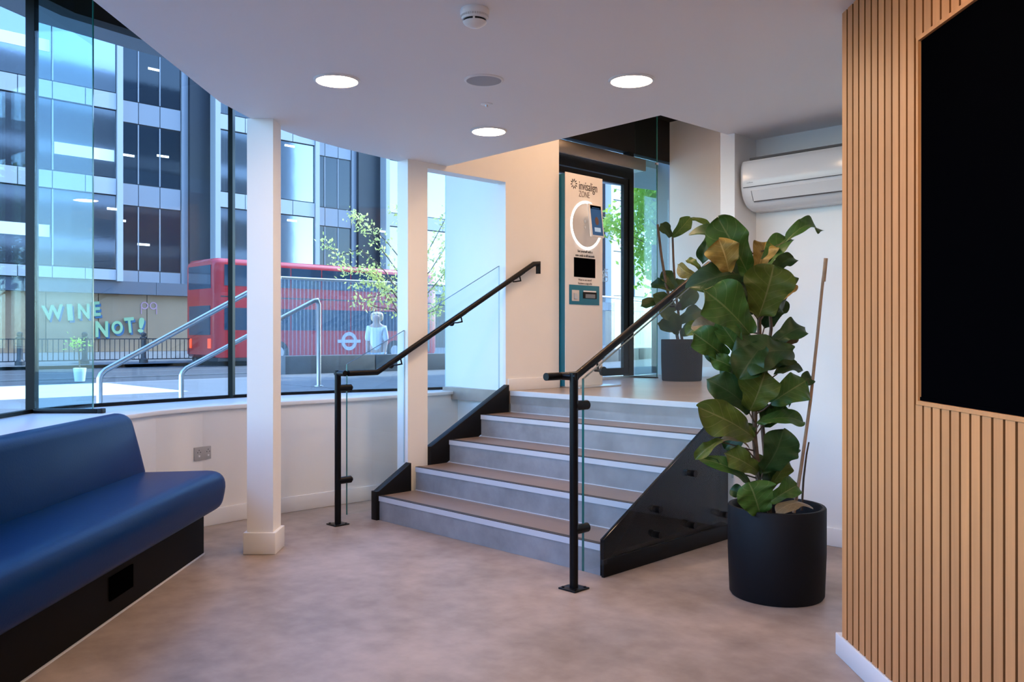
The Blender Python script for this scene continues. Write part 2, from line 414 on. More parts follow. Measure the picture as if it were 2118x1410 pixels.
# end wall and partition
ew = MB().box((7.95, -5.50, 0), (8.07, -2.80, TOP), W).build('wall_end', M['white_paint']); struct(ew, 'white end wall of the landing behind the far plant')
ek = MB().box((7.936, -5.48, LV), (7.95, -2.90, LV + .1), W).build('baseboard_end', M['white_gloss'], bevel=.003); struct(ek, 'white skirting on the end wall of the landing')
pt = MB().box((4.74, -2.90, 0), (7.95, -2.80, CEIL), W).build('wall_partition', M['white_paint']); struct(pt, 'narrow white partition end at the top of the stairs')
ptu = MB().box((4.74, -2.90, CEIL), (7.95, -2.80, TOP), W).build('wall_partition_upper', M['white_paint']); struct(ptu, 'white wall above the partition')
aw = MB().box((5.0, -2.80, 0), (5.12, -.4, CEIL), W).build('wall_right', M['white_paint']); struct(aw, 'white wall carrying the air conditioner')
ak = MB().box((4.986, -2.80, 0), (5.0, -.5, .11), W).build('baseboard_right', M['white_gloss'], bevel=.004); struct(ak, 'white skirting under the air conditioner wall')
# columns
def column(name, poly, z0, skirt, label):
    o = MB().prism(poly, z0, CEIL).build(name, M['white_paint']); struct(o, label)
    if skirt:
        xs = [p[0] for p in poly]; ys = [p[1] for p in poly]
        MB().box((min(xs) - .018, min(ys) - .018, 0), (max(xs) + .018, max(ys) + .018, .125)).build('skirting', M['white_gloss'], o, bevel=.004)
column('column', [(-1.522, 4.97), (-1.372, 4.97), (-1.372, 5.137), (-1.522, 5.137)], 0, True, 'square white column standing on the floor with its own skirting')
column('column', [tuple(W(u, v)[:2]) for u, v in ((3.80, -4.84), (3.98, -4.84), (3.98, -4.96), (3.80, -4.96))], 0, False, 'white column rising beside the second stair tread')
# ================================================================== SLATTED WALL
XS = 1.28; YE = 3.355
sw = MB().box((XS + .020, -.6, .085), (XS + .13, YE, CEIL)).build('wall_slatted', M['oak_back']); struct(sw, 'oak slatted partition wall on the right')
PIT, SW_ = .0555, .0440
TVY, TVZ0, TVZ1 = 2.725, 1.047, 2.18
def slat(y0, z0, z1):
    MB().box((XS, y0 - SW_, z0), (XS + .0205, y0, z1)).build('slat', M['oak'], sw)
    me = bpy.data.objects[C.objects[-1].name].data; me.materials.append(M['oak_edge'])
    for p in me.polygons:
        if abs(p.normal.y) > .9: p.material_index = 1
y = YE
while y > .55:
    if y - SW_ > TVY - .02: slat(y, .087, CEIL)
    else:
        slat(y, .087, TVZ0 - .014); slat(y, TVZ1 + .014, CEIL)
    y -= PIT
MB().box((XS + .0205, YE, .087), (XS + .14, YE + .012, CEIL)).build('end_board', M['oak'], sw)
fr = MB(); fr.box((XS - .002, .5, TVZ0 - .013), (XS + .05, TVY + .013, TVZ0)); fr.box((XS - .002, .5, TVZ1), (XS + .05, TVY + .013, TVZ1 + .013)); fr.box((XS - .002, TVY, TVZ0), (XS + .05, TVY + .013, TVZ1))
fr.build('recess_frame', M['oak'], sw)
skb = MB().box((XS - .006, -.6, 0), (XS + .145, YE + .055, .085)).build('baseboard_slatted', M['white_gloss'], bevel=.003); struct(skb, 'white skirting below the oak slats')
tv = thing('wall_screen', 'large black switched-off screen set into the oak slats', 'screen', (XS + .02, 1.7, 1.6))
MB().box((XS + .008, .5, TVZ0 + .001), (XS + .0119, TVY - .001, TVZ1 - .001)).build('panel', M['screen_black'], tv)
MB().box((XS + .004, .5, TVZ0 + .001), (XS + .008, TVY - .001, TVZ0 + .012)).build('bezel', M['screen_black'], tv)
# ================================================================== STAIRS
st = thing('staircase', 'five-step staircase with grey risers and black side stringers', 'staircase', W(U0, -3.8))
for k in range(5):
    u = U0 + k * TREAD; z = (k + 1) * RISE; VRk = VR if k < 4 else -2.90
    MB().box((u, VL, z - RISE + (.0 if k else 0)), (u + .03, VRk, z - .004), W).build('riser', M['riser_vinyl'], st)
    MB().box((u - .006, VL, z - .034), (u, VRk, z - .001), W).build('nosing', M['nosing_strip'], st)
    if k < 4:
        MB().box((u + .03, VL, z - .03), (u + TREAD, VR, z), W).build('tread', M['tread_vinyl'], st)
    MB().box((u - .004, VL, z - .001), (u + .03, VRk, z + .002), W).build('anti_slip_edge', M['nosing_black'] if k < 4 else M['nosing_strip'], st)
    if k: MB().box((u - .003, VL, z - RISE), (u, VRk, z - RISE + .005), W).build('riser_bead', M['nosing_strip'], st)
def stringer_poly(ua, ub, zoff, foot):
    f = lambda u: zoff + (u - 3.50) * (RISE / TREAD)
    return [(ua, foot), (ub, foot), (ub, f(ub)), (ua, f(ua))]
def side_prism(poly, v0, v1):       # polygon in (u, z), thickness along v
    return MB().prism(poly, v0, v1, lambda u, z, v: W(u, v, z))
# left stringer: before and after the column
ps = [(3.50, 0.0), (3.80, 0.0), (3.80, .36), (3.52, .195), (3.50, .195)]
side_prism(ps, -4.86, VL).build('stringer', M['black_board'], st, bevel=.002)
side_prism([(3.98, .25), (4.77, .66), (4.77, .87), (3.98, .455)], -4.86, VL).build('stringer', M['black_board'], st, bevel=.002)
# right stringer
side_prism([(3.52, 0.0), (4.74, 0.0), (4.74, .83), (3.52, .19)], VR, -2.845).build('stringer', M['black_gloss'], st, bevel=.002)
side_prism([(3.50, 0.0), (4.735, 0.0), (4.735, .09), (3.50, .09)], -2.845, -2.828).build('plinth', M['black_board'], st, bevel=.002)
# ================================================================== BALUSTRADES
def disc(mb, p, n, r, t, seg=20):
    n = Vector(n).normalized(); mb.tube([Vector(p), Vector(p) + n * t], r, seg); return mb
def du(s): return W(s, 0) - W(0, 0)
def dv(s): return W(0, s) - W(0, 0)
def balustrade(vp, vrail, u_start, u_bend, z_bend, u_end, slope, ztop, glass_parts, brackets, label, drop):
    t = thing('balustrade', label, 'balustrade', W(3.245, vp), 'balustrades of the stairs'); up = 3.245
    MB().box((up - .055, vp - .055, 0), (up + .055, vp + .055, .008), W).build('base_plate', M['black_metal'], t, bevel=.002)
    for a in (-1, 1):
        for b in (-1, 1):
            disc(MB(), W(up + .038 * a, vp + .038 * b, .008), (0, 0, 1), .007, .005, 8).build('bolt', M['black_metal'], t)
    pts = [W(up, vp, .008), W(up, vp, z_bend + .019), W(up + .0, vrail, ztop)]
    MB().tube(pts[:2], .0215, 20).build('post', M['black_metal'], t, smooth=True)
    MB().tube([W(up, vp - .02 * (1 if vrail > vp else -1), z_bend), W(up, vrail, z_bend)], .0195, 16).build('post_arm', M['black_metal'], t, smooth=True)
    ze = z_bend + (u_end - u_bend) * slope
    rp = [W(u_start, vrail, z_bend), W(u_bend, vrail, z_bend), W(u_end, vrail, ze)]
    if drop: rp += [W(u_end + .055, vrail, ze + .006), W(u_end + .055, vrail, ze - .075)]
    else: rp += [W(u_end + .15, vrail, ze + .01)]
    MB().tube(rp, .0195, 18).build('handrail', M['black_metal'], t, smooth=True)
    if not drop:
        MB().lathe([(.0195, 0), (.017, .010), (.010, .016), (.002, .018)], 18).build('end_cap', M['black_metal'], t)
        e = bpy.data.objects[[o.name for o in t.children if o.name.startswith('end_cap')][-1]]
        e.matrix_local = Matrix.Translation(W(u_start, vrail, z_bend) - t.location) @ (-du(1)).to_track_quat('Z', 'Y').to_matrix().to_4x4(); e.matrix_parent_inverse = Matrix.Identity(4)
    for gp in glass_parts:
        side_prism(gp, vp - .006, vp + .006).build('glass_panel', M['rail_glass'], t)
        z0, z1 = gp[0][1], gp[-1][1]
        side_prism([(gp[0][0] - .0015, z0), (gp[0][0] + .0012, z0), (gp[0][0] + .0012, z1), (gp[0][0] - .0015, z1)], vp - .0065, vp + .0065).build('polished_edge', M['glass_edge'], t)
        r0, r1 = max(p[0] for p in gp), max(p[1] for p in gp)
        side_prism([(r0 - .0012, z0 + .3), (r0 + .0015, z0 + .3), (r0 + .0015, r1), (r0 - .0012, r1)], vp - .0065, vp + .0065).build('polished_edge', M['glass_edge_pale'], t)
        a, b = gp[-1], gp[-2]
        side_prism([(a[0], a[1]), (b[0], b[1]), (b[0], b[1] + .002), (a[0], a[1] + .002)], vp - .0065, vp + .0065).build('polished_edge', M['glass_edge_grey'], t)
    for zc in (.905, .29) if not drop else (.905, .29):
        c = MB().tube([W(up, vp, zc), W(up + .10, vp, zc)], .024, 18).build('glass_clamp', M['black_metal'], t, smooth=True)
        MB().tube([W(up + .10, vp, zc), W(up + .112, vp, zc)], .021, 18, r1=.014).build('clamp_cap', M['black_metal'], c, smooth=True)
    for ub in brackets:
        zr = z_bend + (ub - u_bend) * slope; sg = 1 if vrail > vp else -1
        br = MB(); br.tube([W(ub, vrail, zr - .015), W(ub + .012, vrail, zr - .055), W(ub - .025, vrail - sg * .01, zr - .062), W(ub - .03, vp + sg * .02, zr - .063)], .0055, 8)
        b_ = br.build('bracket', M['black_metal'], t, smooth=True)
        disc(MB(), W(ub - .03, vp + sg * .0065, zr - .063), dv(sg), .024, .014).build('bracket_rose', M['black_metal'], b_, smooth=True)
        side_prism([(ub - .05, zr - .02 - .05 * slope), (ub + .05, zr - .02 + .05 * slope), (ub + .05, zr - .0145 + .05 * slope), (ub - .05, zr - .0145 - .05 * slope)], vrail - .012, vrail + .012).build('saddle', M['black_metal'], b_)
    return t
SLP = RISE / TREAD
gl1 = [(3.315, .055), (3.81, .30), (3.81, 1.315), (3.315, 1.06)]
gl1 = [(3.315, .055), (3.47, .055), (3.797, .055), (3.797, 1.29), (3.315, 1.06)]
gl2 = [(3.985, .30), (4.735, .69), (4.735, 1.80), (3.985, 1.42)]
lb = balustrade(-4.88, -4.795, 3.27, 3.50, 1.005, 5.04, .535, 1.02, [gl1, gl2], (3.70, 4.26, 4.88), 'left-hand balustrade of the stairs, along the windows and columns', True)
gr = [(3.315, .075), (3.50, .075), (3.50, .10), (4.735, .10), (4.735, 1.775), (3.315, 1.035)]
rb = balustrade(-2.812, -2.892, 3.128, 3.36, 1.05, 4.60, .515, 1.05, [gr], (3.52, 4.2), 'right-hand balustrade of the stairs, nearest the camera', False)
for (px, py) in ((1356, 1052), (1356, 1105), (1428, 978), (1428, 1085), (1494, 1063), (1495, 907)):
    p = atc(px, py, 2.83 * S2); u_ = (p.x + p.y) / S2
    s_ = MB(); s_.tube([W(u_, -2.845, p.z), W(u_, -2.795, p.z)], .020, 16); s_.build('standoff', M['black_metal'], rb, smooth=True)
# ================================================================== BENCH
bn = thing('bench', 'long blue leather banquette bench on a black base under the windows', 'bench', (-1.95, 3.5, 0))
def station(yv, pull=0.0, cen=(0, 0), sc_=1.0):
    return lambda a, b: Vector((cen[0] + (a - cen[0]) * sc_, yv, cen[1] + (b - cen[1]) * sc_))
def rounded(pts, r, n=5):
    out = []; m = len(pts)
    for i in range(m):
        p = Vector(pts[i]); a = Vector(pts[i - 1]); b = Vector(pts[(i + 1) % m]); rr = r[i] if isinstance(r, (list, tuple)) else r
        da = (a - p).normalized(); db = (b - p).normalized()
        s = p + da * rr; e = p + db * rr
        for k in range(n + 1):
            t_ = k / n; out.append(tuple(s * (1 - t_) ** 2 + p * 2 * t_ * (1 - t_) + e * t_ ** 2))
    return out
seatp = rounded([(-2.27, .265), (-1.65, .265), (-1.605, .49), (-2.27, .472)], [.01, .06, .13, .02], 8)
YB0, YB1 = .3, 4.97
cen = (-1.95, .38)
stn = [station(YB0), station(YB1 - .10), station(YB1 - .06, cen=cen, sc_=.993), station(YB1 - .03, cen=cen, sc_=.972), station(YB1 - .012, cen=cen, sc_=.94), station(YB1 + .0, cen=cen, sc_=.89), station(YB1 + .006, cen=cen, sc_=.82), station(YB1 + .009, cen=cen, sc_=.7)]
MB().sweep(seatp, stn).build('seat', M['blue_leather'], bn, smooth=True)
backp = rounded([(-2.285, .46), (-2.10, .46), (-2.135, .60), (-2.19, .80), (-2.285, .815)], [.01, .01, .05, .05, .03])
cen2 = (-2.22, .62)
stn = [station(YB0), station(YB1 - .04), station(YB1 - .012, cen=cen2, sc_=.985), station(YB1 + .003, cen=cen2, sc_=.95), station(YB1 + .01, cen=cen2, sc_=.90)]
MB().sweep(backp, stn).build('backrest', M['blue_leather'], bn, smooth=True)
MB().box((-2.27, YB0, .0), (-1.77, YB1, .27)).build('base', M['bench_base'], bn)
MB().box((-1.77, YB0, .0), (-1.763, YB1 + .004, .007)).build('floor_trim', M['white_gloss'], bn)
vt_ = MB().box((-1.771, 3.80, .085), (-1.762, 4.03, .19)).build('power_plate', M['screen_black'], bn, bevel=.002)
# ================================================================== SOCKET
nS = Vector((.19, .31, 0)).normalized(); nrm = Vector((nS.y, -nS.x, 0)); sp0 = Vector((-2.03, 5.68, .483)) + nrm * .002
def fS(a, b, c): return sp0 + nS * a + nrm * c + Vector((0, 0, b))
so_ = MB().box((-.073, -.043, -.004), (.073, .043, .008), fS).build('wall_socket', M['socket_grey'], bevel=.002)
tag(so_, 'grey double power socket on the low wall beside the bench', 'socket')
for a in (-.036, .036):
    MB().box((a - .006, -.022, .008), (a + .006, -.010, .011), fS).build('rocker_switch', M['white_gloss'], so_)
    for dx, dz in ((0, .014), (-.011, -.0), (.011, -.0)):
        MB().box((a - .014 + dx + .014 - .003, dz + .008 - .003, .008), (a + dx + .003, dz + .008 + .003, .0085), fS).build('pin_hole', M['socket_dark'], so_)
# ================================================================== CEILING FITTINGS
def downlight(x, y, label, zc=CEIL, group='round downlights', lamp='lamp_on'):
    t = thing('downlight', label, 'light', (x, y, zc), group)
    ring = MB().lathe([(.112, 0), (.112, -.004), (.104, -.010), (.100, -.010), (.098, -.003)], 40, (x, y, zc))
    ring.build('trim_ring', M['white_gloss'], t, smooth=True)
    MB().lathe([(.099, -.0025), (.099, -.006)], 40, (x, y, zc)).build('diffuser', M[lamp], t)
    return t
for px, py, lb_ in ((697, 165, 'lit round downlight nearest the windows, left of the ceiling speaker'), (1306, 165, 'lit round downlight right of the ceiling speaker'), (1011, 270, 'lit round downlight beyond the speaker, nearest the stairs')):
    d = FPX * (CEIL - H) / (HY - py); downlight((px - CX) / FPX * d, d, lb_)
for x, y, l_ in ((-.86, 2.1, 'in front of the camera, over the bench side'), (.62, 2.1, 'in front of the camera, beside the screen'), (-.86, .2, 'above the camera, over the bench side'), (.62, .2, 'above the camera, beside the slats'), (-.1, -1.6, 'far behind the camera'), (2.3, 3.0, 'behind the slatted wall')):
    downlight(x, y, 'round white downlight ' + l_, group='downlights behind the camera')
for u, v, l_ in ((5.2, -3.9, 'above the top of the stairs'), (6.7, -3.9, 'nearer the end wall')):
    p = W(u, v); downlight(p.x, p.y, 'round white downlight in the high entrance ceiling ' + l_, TOP, 'downlights over the entrance', 'lamp_on_entrance')
def at_ceiling(px, py):
    d = FPX * (CEIL - H) / (HY - py); return ((px - CX) / FPX * d, d)
x, y = at_ceiling(982, 19)
sm = thing('smoke_detector', 'white dome smoke detector at the top of the ceiling', 'smoke detector', (x, y, CEIL))
MB().lathe([(.052, 0), (.056, -.006), (.056, -.020), (.052, -.026)], 32, (x, y, CEIL)).build('base', M['white_gloss'], sm, smooth=True)
MB().lathe([(.052, -.026), (.051, -.034)], 32, (x, y, CEIL)).build('grille', M['kiosk_grey'], sm, smooth=True)
hs = MB().lathe([(.051, -.034), (.048, -.042)], 32, (x, y, CEIL)).build('housing', M['white_gloss'], sm, smooth=True)
MB().lathe([(.043, -.042), (.041, -.050)], 32, (x, y, CEIL)).build('dark_slot', M['black_paint'], sm)
MB().lathe([(.046, -.050), (.040, -.058), (.026, -.066), (.012, -.070), (.002, -.071)], 32, (x, y, CEIL)).build('cap', M['white_gloss'], sm, smooth=True)
for k in range(4):
    a = math.pi / 4 + k * math.pi / 2 + .75
    MB().box((x + .041 * math.cos(a) - .004, y + .041 * math.sin(a) - .004, CEIL - .052), (x + .041 * math.cos(a) + .004, y + .041 * math.sin(a) + .004, CEIL - .040)).build('rib', M['white_gloss'], sm)
for k in range(36):
    a = 2 * math.pi * k / 36
    MB().box((x + .0515 * math.cos(a) - .0015, y + .0515 * math.sin(a) - .0015, CEIL - .034), (x + .0515 * math.cos(a) + .0015, y + .0515 * math.sin(a) + .0015, CEIL - .026)).build('grille_bar', M['white_gloss'], sm)
x, y = at_ceiling(1001, 165)
sp = thing('ceiling_speaker', 'round grey speaker grille in the ceiling between two downlights', 'speaker', (x, y, CEIL))
MB().lathe([(.096, 0), (.096, -.004), (.090, -.007), (.086, -.007), (.085, -.004)], 40, (x, y, CEIL)).build('rim', M['white_gloss'], sp, smooth=True)
MB().lathe([(.0855, -.003), (.0855, -.0055), (.05, -.0065), (.004, -.007)], 40, (x, y, CEIL)).build('grille', M['speaker_grille'], sp, smooth=True)
x, y = at_ceiling(1007, 215)
sn = thing('ceiling_sensor', 'tiny white sensor with a bright tip in the ceiling behind the speaker', 'sensor', (x, y, CEIL))
MB().lathe([(.032, 0), (.031, -.004), (.018, -.007), (.016, -.007)], 28, (x, y, CEIL)).build('plate', M['white_gloss'], sn, smooth=True)
MB().lathe([(.012, -.007), (.010, -.014), (.004, -.017)], 16, (x, y, CEIL)).build('tip', M['silver'], sn, smooth=True)
# ================================================================== AIR CONDITIONER
ac = thing('air_conditioner', 'white wall-mounted air conditioner above the large plant', 'air conditioner', W(4.9, -2.3, 2.2))
prof = rounded([(0, 2.335), (-.205, 2.335), (-.225, 2.30), (-.225, 2.155), (-.19, 2.075), (-.12, 2.028), (0, 2.028)], [.005, .03, .03, .05, .05, .05, .005], 4)
V0, V1 = -2.782, -1.86
def acst(v, s=1.0):
    return lambda a, b: W(5.0 + (a if s == 1 else (a + .1) * s - .1), v, b if s == 1 else 2.18 + (b - 2.18) * s)
MB().sweep(prof, [acst(V0, .94), acst(V0 + .006, .98), acst(V0 + .018), acst(V1 - .018), acst(V1 - .006, .98), acst(V1, .94)]).build('body', M['ac_white'], ac, smooth=True)
MB().box((4.80, V0 + .05, 2.332), (4.97, V1 - .05, 2.345), W).build('intake_grille', M['ac_gap'], ac)
def acq(u0, z0, u1, z1, va, vb, t=.003):      # thin slab lying on the slanted underside
    d = Vector((u1 - u0, z1 - z0)).normalized(); n = Vector((d.y, -d.x))
    if n.x > 0: n = -n
    poly = [(u0, z0), (u1, z1), (u1 + n.x * t, z1 + n.y * t), (u0 + n.x * t, z0 + n.y * t)]
    return MB().prism(poly, va, vb, lambda a, b, c: W(a, c, b))
acq(4.7752, 2.165, 4.7754, 2.160, V0 + .02, V1 - .02, .001).build('front_panel_gap', M['ac_gap'], ac)
acq(4.781, 2.140, 4.809, 2.080, V0 + .075, V1 - .075, .004).build('louvre', M['ac_white'], ac)
acq(4.808, 2.080, 4.812, 2.074, V0 + .075, V1 - .075, .004).build('louvre_gap', M['ac_gap'], ac)
acq(4.781, 2.140, 4.808, 2.080, V0 + .071, V0 + .074, .0035).build('louvre_end_gap', M['ac_gap'], ac)
MB().prism([(V0 + .045, 2.187), (V0 + .085, 2.187), (V0 + .085, 2.191), (V0 + .068, 2.191), (V0 + .064, 2.195), (V0 + .060, 2.191), (V0 + .045, 2.191)], 4.7735, 4.776, lambda a, b, c: W(c, a, b)).build('badge', M['socket_grey'], ac)
# ================================================================== TEXT
def text(s, size, mtx, m, name, parent=None, ext=.001, align='LEFT', sx=1.0, bold=0.0):
    cu = bpy.data.curves.new('txt', 'FONT'); cu.body = s; cu.size = size; cu.extrude = ext; cu.align_x = align; cu.offset = bold
    o = bpy.data.objects.new('txt', cu); C.objects.link(o)
    me = bpy.data.meshes.new_from_object(o.evaluated_get(bpy.context.evaluated_depsgraph_get()))
    bpy.data.objects.remove(o); bpy.data.curves.remove(cu)
    me.transform(mtx @ Matrix.Diagonal((sx, 1, 1, 1))); me.materials.clear(); me.materials.append(m)
    r = bpy.data.objects.new(name, me); C.objects.link(r); me.name = name
    if parent: child(r, parent)
    return r
def uvz(u, v, z, rot=0.0, flip=1):       # text plane: along u, up z, facing +v (flip=-1: mirrored run, seen from behind)
    X = Vector((1 / S2, 1 / S2, 0)) * flip; Z = Vector((0, 0, 1)); N = X.cross(Z)
    m = Matrix((X, Z, N)).transposed().to_4x4()
    return Matrix.Translation(W(u, v, z)) @ m @ Matrix.Rotation(rot, 4, 'Z')
# ================================================================== KIOSK
KU0, KU1, KV = 5.412, 5.895, -4.78
kz = LV
ki = thing('kiosk', 'tall white and teal self-service kiosk standing on the landing', 'kiosk', W(5.75, -4.95, kz))
MB().box((KU0, KV - .22, kz + .012), (KU1, KV - .008, kz + 1.79), W).build('teal_back', M['teal'], ki, bevel=.006)
MB().box((KU0 - .002, KV - .008, kz + .012), (KU1 + .002, KV, kz + 1.80), W).build('front_panel', M['kiosk_white'], ki, bevel=.002)
MB().box((KU0, KV - .25, kz), (KU1 + .06, KV + .16, kz + .012), W).build('foot_plate', M['steel_brushed'], ki, bevel=.002)
def kp(px, py):
    p = atc(px, py, -KV * S2); return (p.x + p.y) / S2, p.z
fv = KV + .0012
u_, z_ = kp(1197, 390)
text('invisalign', .105, uvz(u_, fv, z_ - .005), M['ink'], 'lettering', ki, sx=.66)
u_, z_ = kp(1197, 404)
text('ZONE', .072, uvz(u_, fv, z_ - .008), M['ink_soft'], 'lettering', ki, sx=.72)
uc, zc = kp(1187, 380)
star = MB()
for k in range(10):
    a = 2 * math.pi * k / 10 + .16; ca, sa = math.cos(a), math.sin(a); r0, r1 = .016, .046
    star.prism([(uc + r0 * ca, zc + r0 * sa), (uc + (r0 + .016) * ca - .0055 * sa, zc + (r0 + .016) * sa + .0055 * ca), (uc + r1 * ca, zc + r1 * sa), (uc + (r0 + .016) * ca + .0055 * sa, zc + (r0 + .016) * sa - .0055 * ca)], fv - .001, fv + .001, lambda a_, b_, c_: W(a_, c_, b_))
star.build('starburst_emblem', M['ink'], ki)
uc, zc = kp(1213, 466); R = .205
rg = MB(); n = 64
def ringmesh(mb, uc, zc, r0, r1, v0, v1, n=64):
    pts = []
    for k in range(n):
        a = 2 * math.pi * k / n
        for r, v in ((r0, v0), (r1, v0), (r1, v1), (r0, v1)): pts.append(W(uc + r * math.cos(a), v, zc + r * math.sin(a)))
    fs = []
    for k in range(n):
        for j in range(4): fs.append((k * 4 + j, k * 4 + (j + 1) % 4, ((k + 1) % n) * 4 + (j + 1) % 4, ((k + 1) % n) * 4 + j))
    return mb.add(pts, fs)
ringmesh(rg, uc, zc, R - .017, R, KV, KV + .003).build('light_ring', M['ring_light'], ki)
disc(MB(), W(uc, KV + .0002, zc), dv(1), R - .018, .0022, 64).build('ring_disc', M['kiosk_grey'], ki)
# tablet on an arm
ut, zt = kp(1227, 460)
tb0 = W(ut - .075, KV + .10, zt)
rotm = Matrix.Rotation(math.radians(-7), 3, Vector((1 / S2, 1 / S2, 0)))
Xt = Vector((1 / S2, 1 / S2, 0)); Zt = rotm @ Vector((0, 0, 1)); Nt = Xt.cross(Zt)
def fT(a, b, c): return tb0 + Xt * a + Zt * b + Nt * c
tbl = MB().box((-.088, -.145, -.018), (.088, .145, .0), fT).build('tablet', M['kiosk_white'], ki, bevel=.012)
MB().box((-.070, -.128, .0), (.070, .128, .0015), fT).build('screen', M['tablet_blue'], tbl)
MB().box((-.070, .098, .0015), (.070, .128, .002), fT).build('screen_header', M['screen_black'], tbl)
pf = MB(); pf.prism([(.024 * math.cos(2 * math.pi * k / 20), -.005 + .036 * math.sin(2 * math.pi * k / 20)) for k in range(20)], .0015, .0022, fT); pf.build('portrait', M['tablet_face'], tbl)
MB().box((-.04, -.098, .0015), (.04, -.062, .0022), fT).build('screen_caption', M['tablet_pale'], tbl)
MB().box((-.05, .103, .002), (.05, .110, .0023), fT).build('screen_bar', M['tablet_blue'], tbl)
MB().tube([W(ut - .03, KV, zt - .01), W(ut - .045, KV + .05, zt - .01), tb0 + Nt * -.018], .014, 12).build('tablet_arm', M['kiosk_white'], ki, smooth=True)
uq, zq = kp(1209, 465)
for dz in (.03, -.02): disc(MB(), W(uq, KV + .002, zq + dz), dv(1), .012, .006).build('camera_dot', M['white_gloss'], ki)
u_, z_ = kp(1210, 524)
text('See yourself with a', .030, uvz(u_, fv, z_ + .006), M['ink'], 'lettering', ki, align='CENTER', sx=.85)
text('new smile in 60 seconds', .030, uvz(u_, fv, z_ - .030), M['ink'], 'lettering', ki, align='CENTER', sx=.85)
def kbox(x0, y0, x1, y1, va, vb, m, name, par=ki, **k):
    (a, b), (c, d) = kp(x0, y0), kp(x1, y1)
    return MB().box((a, va, min(b, d)), (c, vb, max(b, d)), W).build(name, m, par, **k)
kbox(1187, 572, 1231, 536, KV, KV + .002, M['screen_black'], 'dark_screen')
u_, z_ = kp(1210, 579)
text('Want to see more?', .026, uvz(u_, fv, z_ - .008), M['ink_soft'], 'lettering', ki, align='CENTER', sx=.85)
text('Retrieve a copy of it', .026, uvz(u_, fv, z_ - .038), M['ink_soft'], 'lettering', ki, align='CENTER', sx=.85)
tp = kbox(1177, 629, 1239, 592, KV, KV + .004, M['teal'], 'teal_panel', bevel=.001)
kbox(1182, 622, 1197, 600, KV + .004, KV + .006, M['kiosk_grey'], 'reader_plate', tp)
kbox(1186, 618, 1192, 606, KV + .006, KV + .016, M['steel_brushed'], 'card_reader', tp, bevel=.002)
kbox(1205, 617, 1233, 605, KV + .004, KV + .007, M['black_paint'], 'tray_slot', tp)
kbox(1209, 616, 1229, 609, KV + .007, KV + .012, M['operator_metal'], 'tray_paper', tp)
kbox(1206, 603.5, 1232, 602, KV + .004, KV + .005, M['sign_white'], 'panel_line', tp)
# ================================================================== ENTRANCE DOOR
DV = -5.53
bkh = MB().box((5.42, DV - .06, 3.16), (8.07, DV + .03, TOP), W).build('trim_5', M['black_paint']); struct(bkh, 'black bulkhead above the entrance door')
ent = MB(); dz = LV
fm = MB(); fm.box((7.20, DV - .03, LV), (7.275, DV + .05, 3.16), W); fm.box((5.42, DV - .03, LV), (5.52, DV + .05, 3.16), W); fm.box((5.52, DV - .03, 2.88), (7.20, DV + .05, 2.98), W)
door = fm.build('door_1', M['door_frame']); struct(door, 'black framed glass entrance door behind the kiosk')
lfm = MB(); a0, a1, b0, b1 = 5.60, 7.19, LV + .03, 2.87
lfm.box((a0, DV, b0), (a0 + .08, DV + .04, b1), W); lfm.box((a1 - .07, DV, b0), (a1, DV + .04, b1), W)
lfm.box((a0 + .08, DV, b0), (a1 - .07, DV + .04, b0 + .075), W); lfm.box((a0 + .08, DV, b1 - .06), (a1 - .07, DV + .04, b1), W)
lfm.box((6.36, DV, b0 + .075), (6.43, DV + .04, b1 - .06), W)
lfm.build('door_leaf_frame', M['door_frame'], door)
MB().box((a0 + .08, DV + .014, b0 + .075), (6.36, DV + .026, b1 - .06), W).build('door_pane', M['window_glass'], door)
MB().box((6.43, DV + .014, b0 + .075), (a1 - .07, DV + .026, b1 - .06), W).build('door_pane', M['window_glass'], door)
MB().box((5.52, DV + .005, 2.98), (7.20, DV + .015, 3.16), W).build('transom_pane', M['window_glass'], door)
MB().box((5.42, DV - .03, LV), (7.275, DV + .06, LV + .022), W).build('threshold', M['silver'], door)
op = MB().box((5.45, DV + .05, 2.945), (7.27, DV + .21, 3.065), W).build('door_operator', M['operator_metal'], bevel=.004)
tag(op, 'brushed metal automatic door operator box above the glass door', 'door operator')
MB().box((5.5, DV + .06, 2.943), (7.25, DV + .20, 2.946), W).build('underside_cover', M['silver'], op)
MB().box((7.27, DV + .055, 2.95), (7.274, DV + .205, 3.06), W).build('end_plate', M['operator_metal'], op)
pw = MB().box((7.275, DV + .004, LV + .02), (7.95, DV + .016, 3.16), W).build('window_4', M['green_glass']); struct(pw, 'fixed greenish glass pane right of the entrance door')
fb = MB().box((7.275, DV - .02, LV), (7.95, DV + .03, LV + .02), W).build('trim_6', M['silver']); struct(fb, 'metal channel below the fixed glass pane')
f2 = thing('glass_fin', 'greenish glass fin beside the entrance door, left of the far plant', 'glass fin', W(7.30, -5.4, LV))
MB().box((7.292, DV + .05, LV + .01), (7.304, DV + .325, TOP), W).build('fin_pane', M['green_glass'], f2)
MB().box((7.2915, DV + .323, LV + .01), (7.3045, DV + .329, TOP), W).build('polished_edge', M['glass_edge'], f2)
MB().box((7.282, DV + .055, LV), (7.314, DV + .33, LV + .014), W).build('channel', M['black_metal'], f2)
MB().box((7.28, DV + .315, 3.0), (7.316, DV + .333, 3.02), W).build('clip', M['silver'], f2)
cn = MB().prism([(4.6, -5.77), (9.6, -5.77), (9.4, -6.6), (7.5, -6.95), (4.7, -7.0)], 3.14, 3.22, W).build('canopy', M['sign_white']); struct(cn, 'pale canopy outside above the entrance')
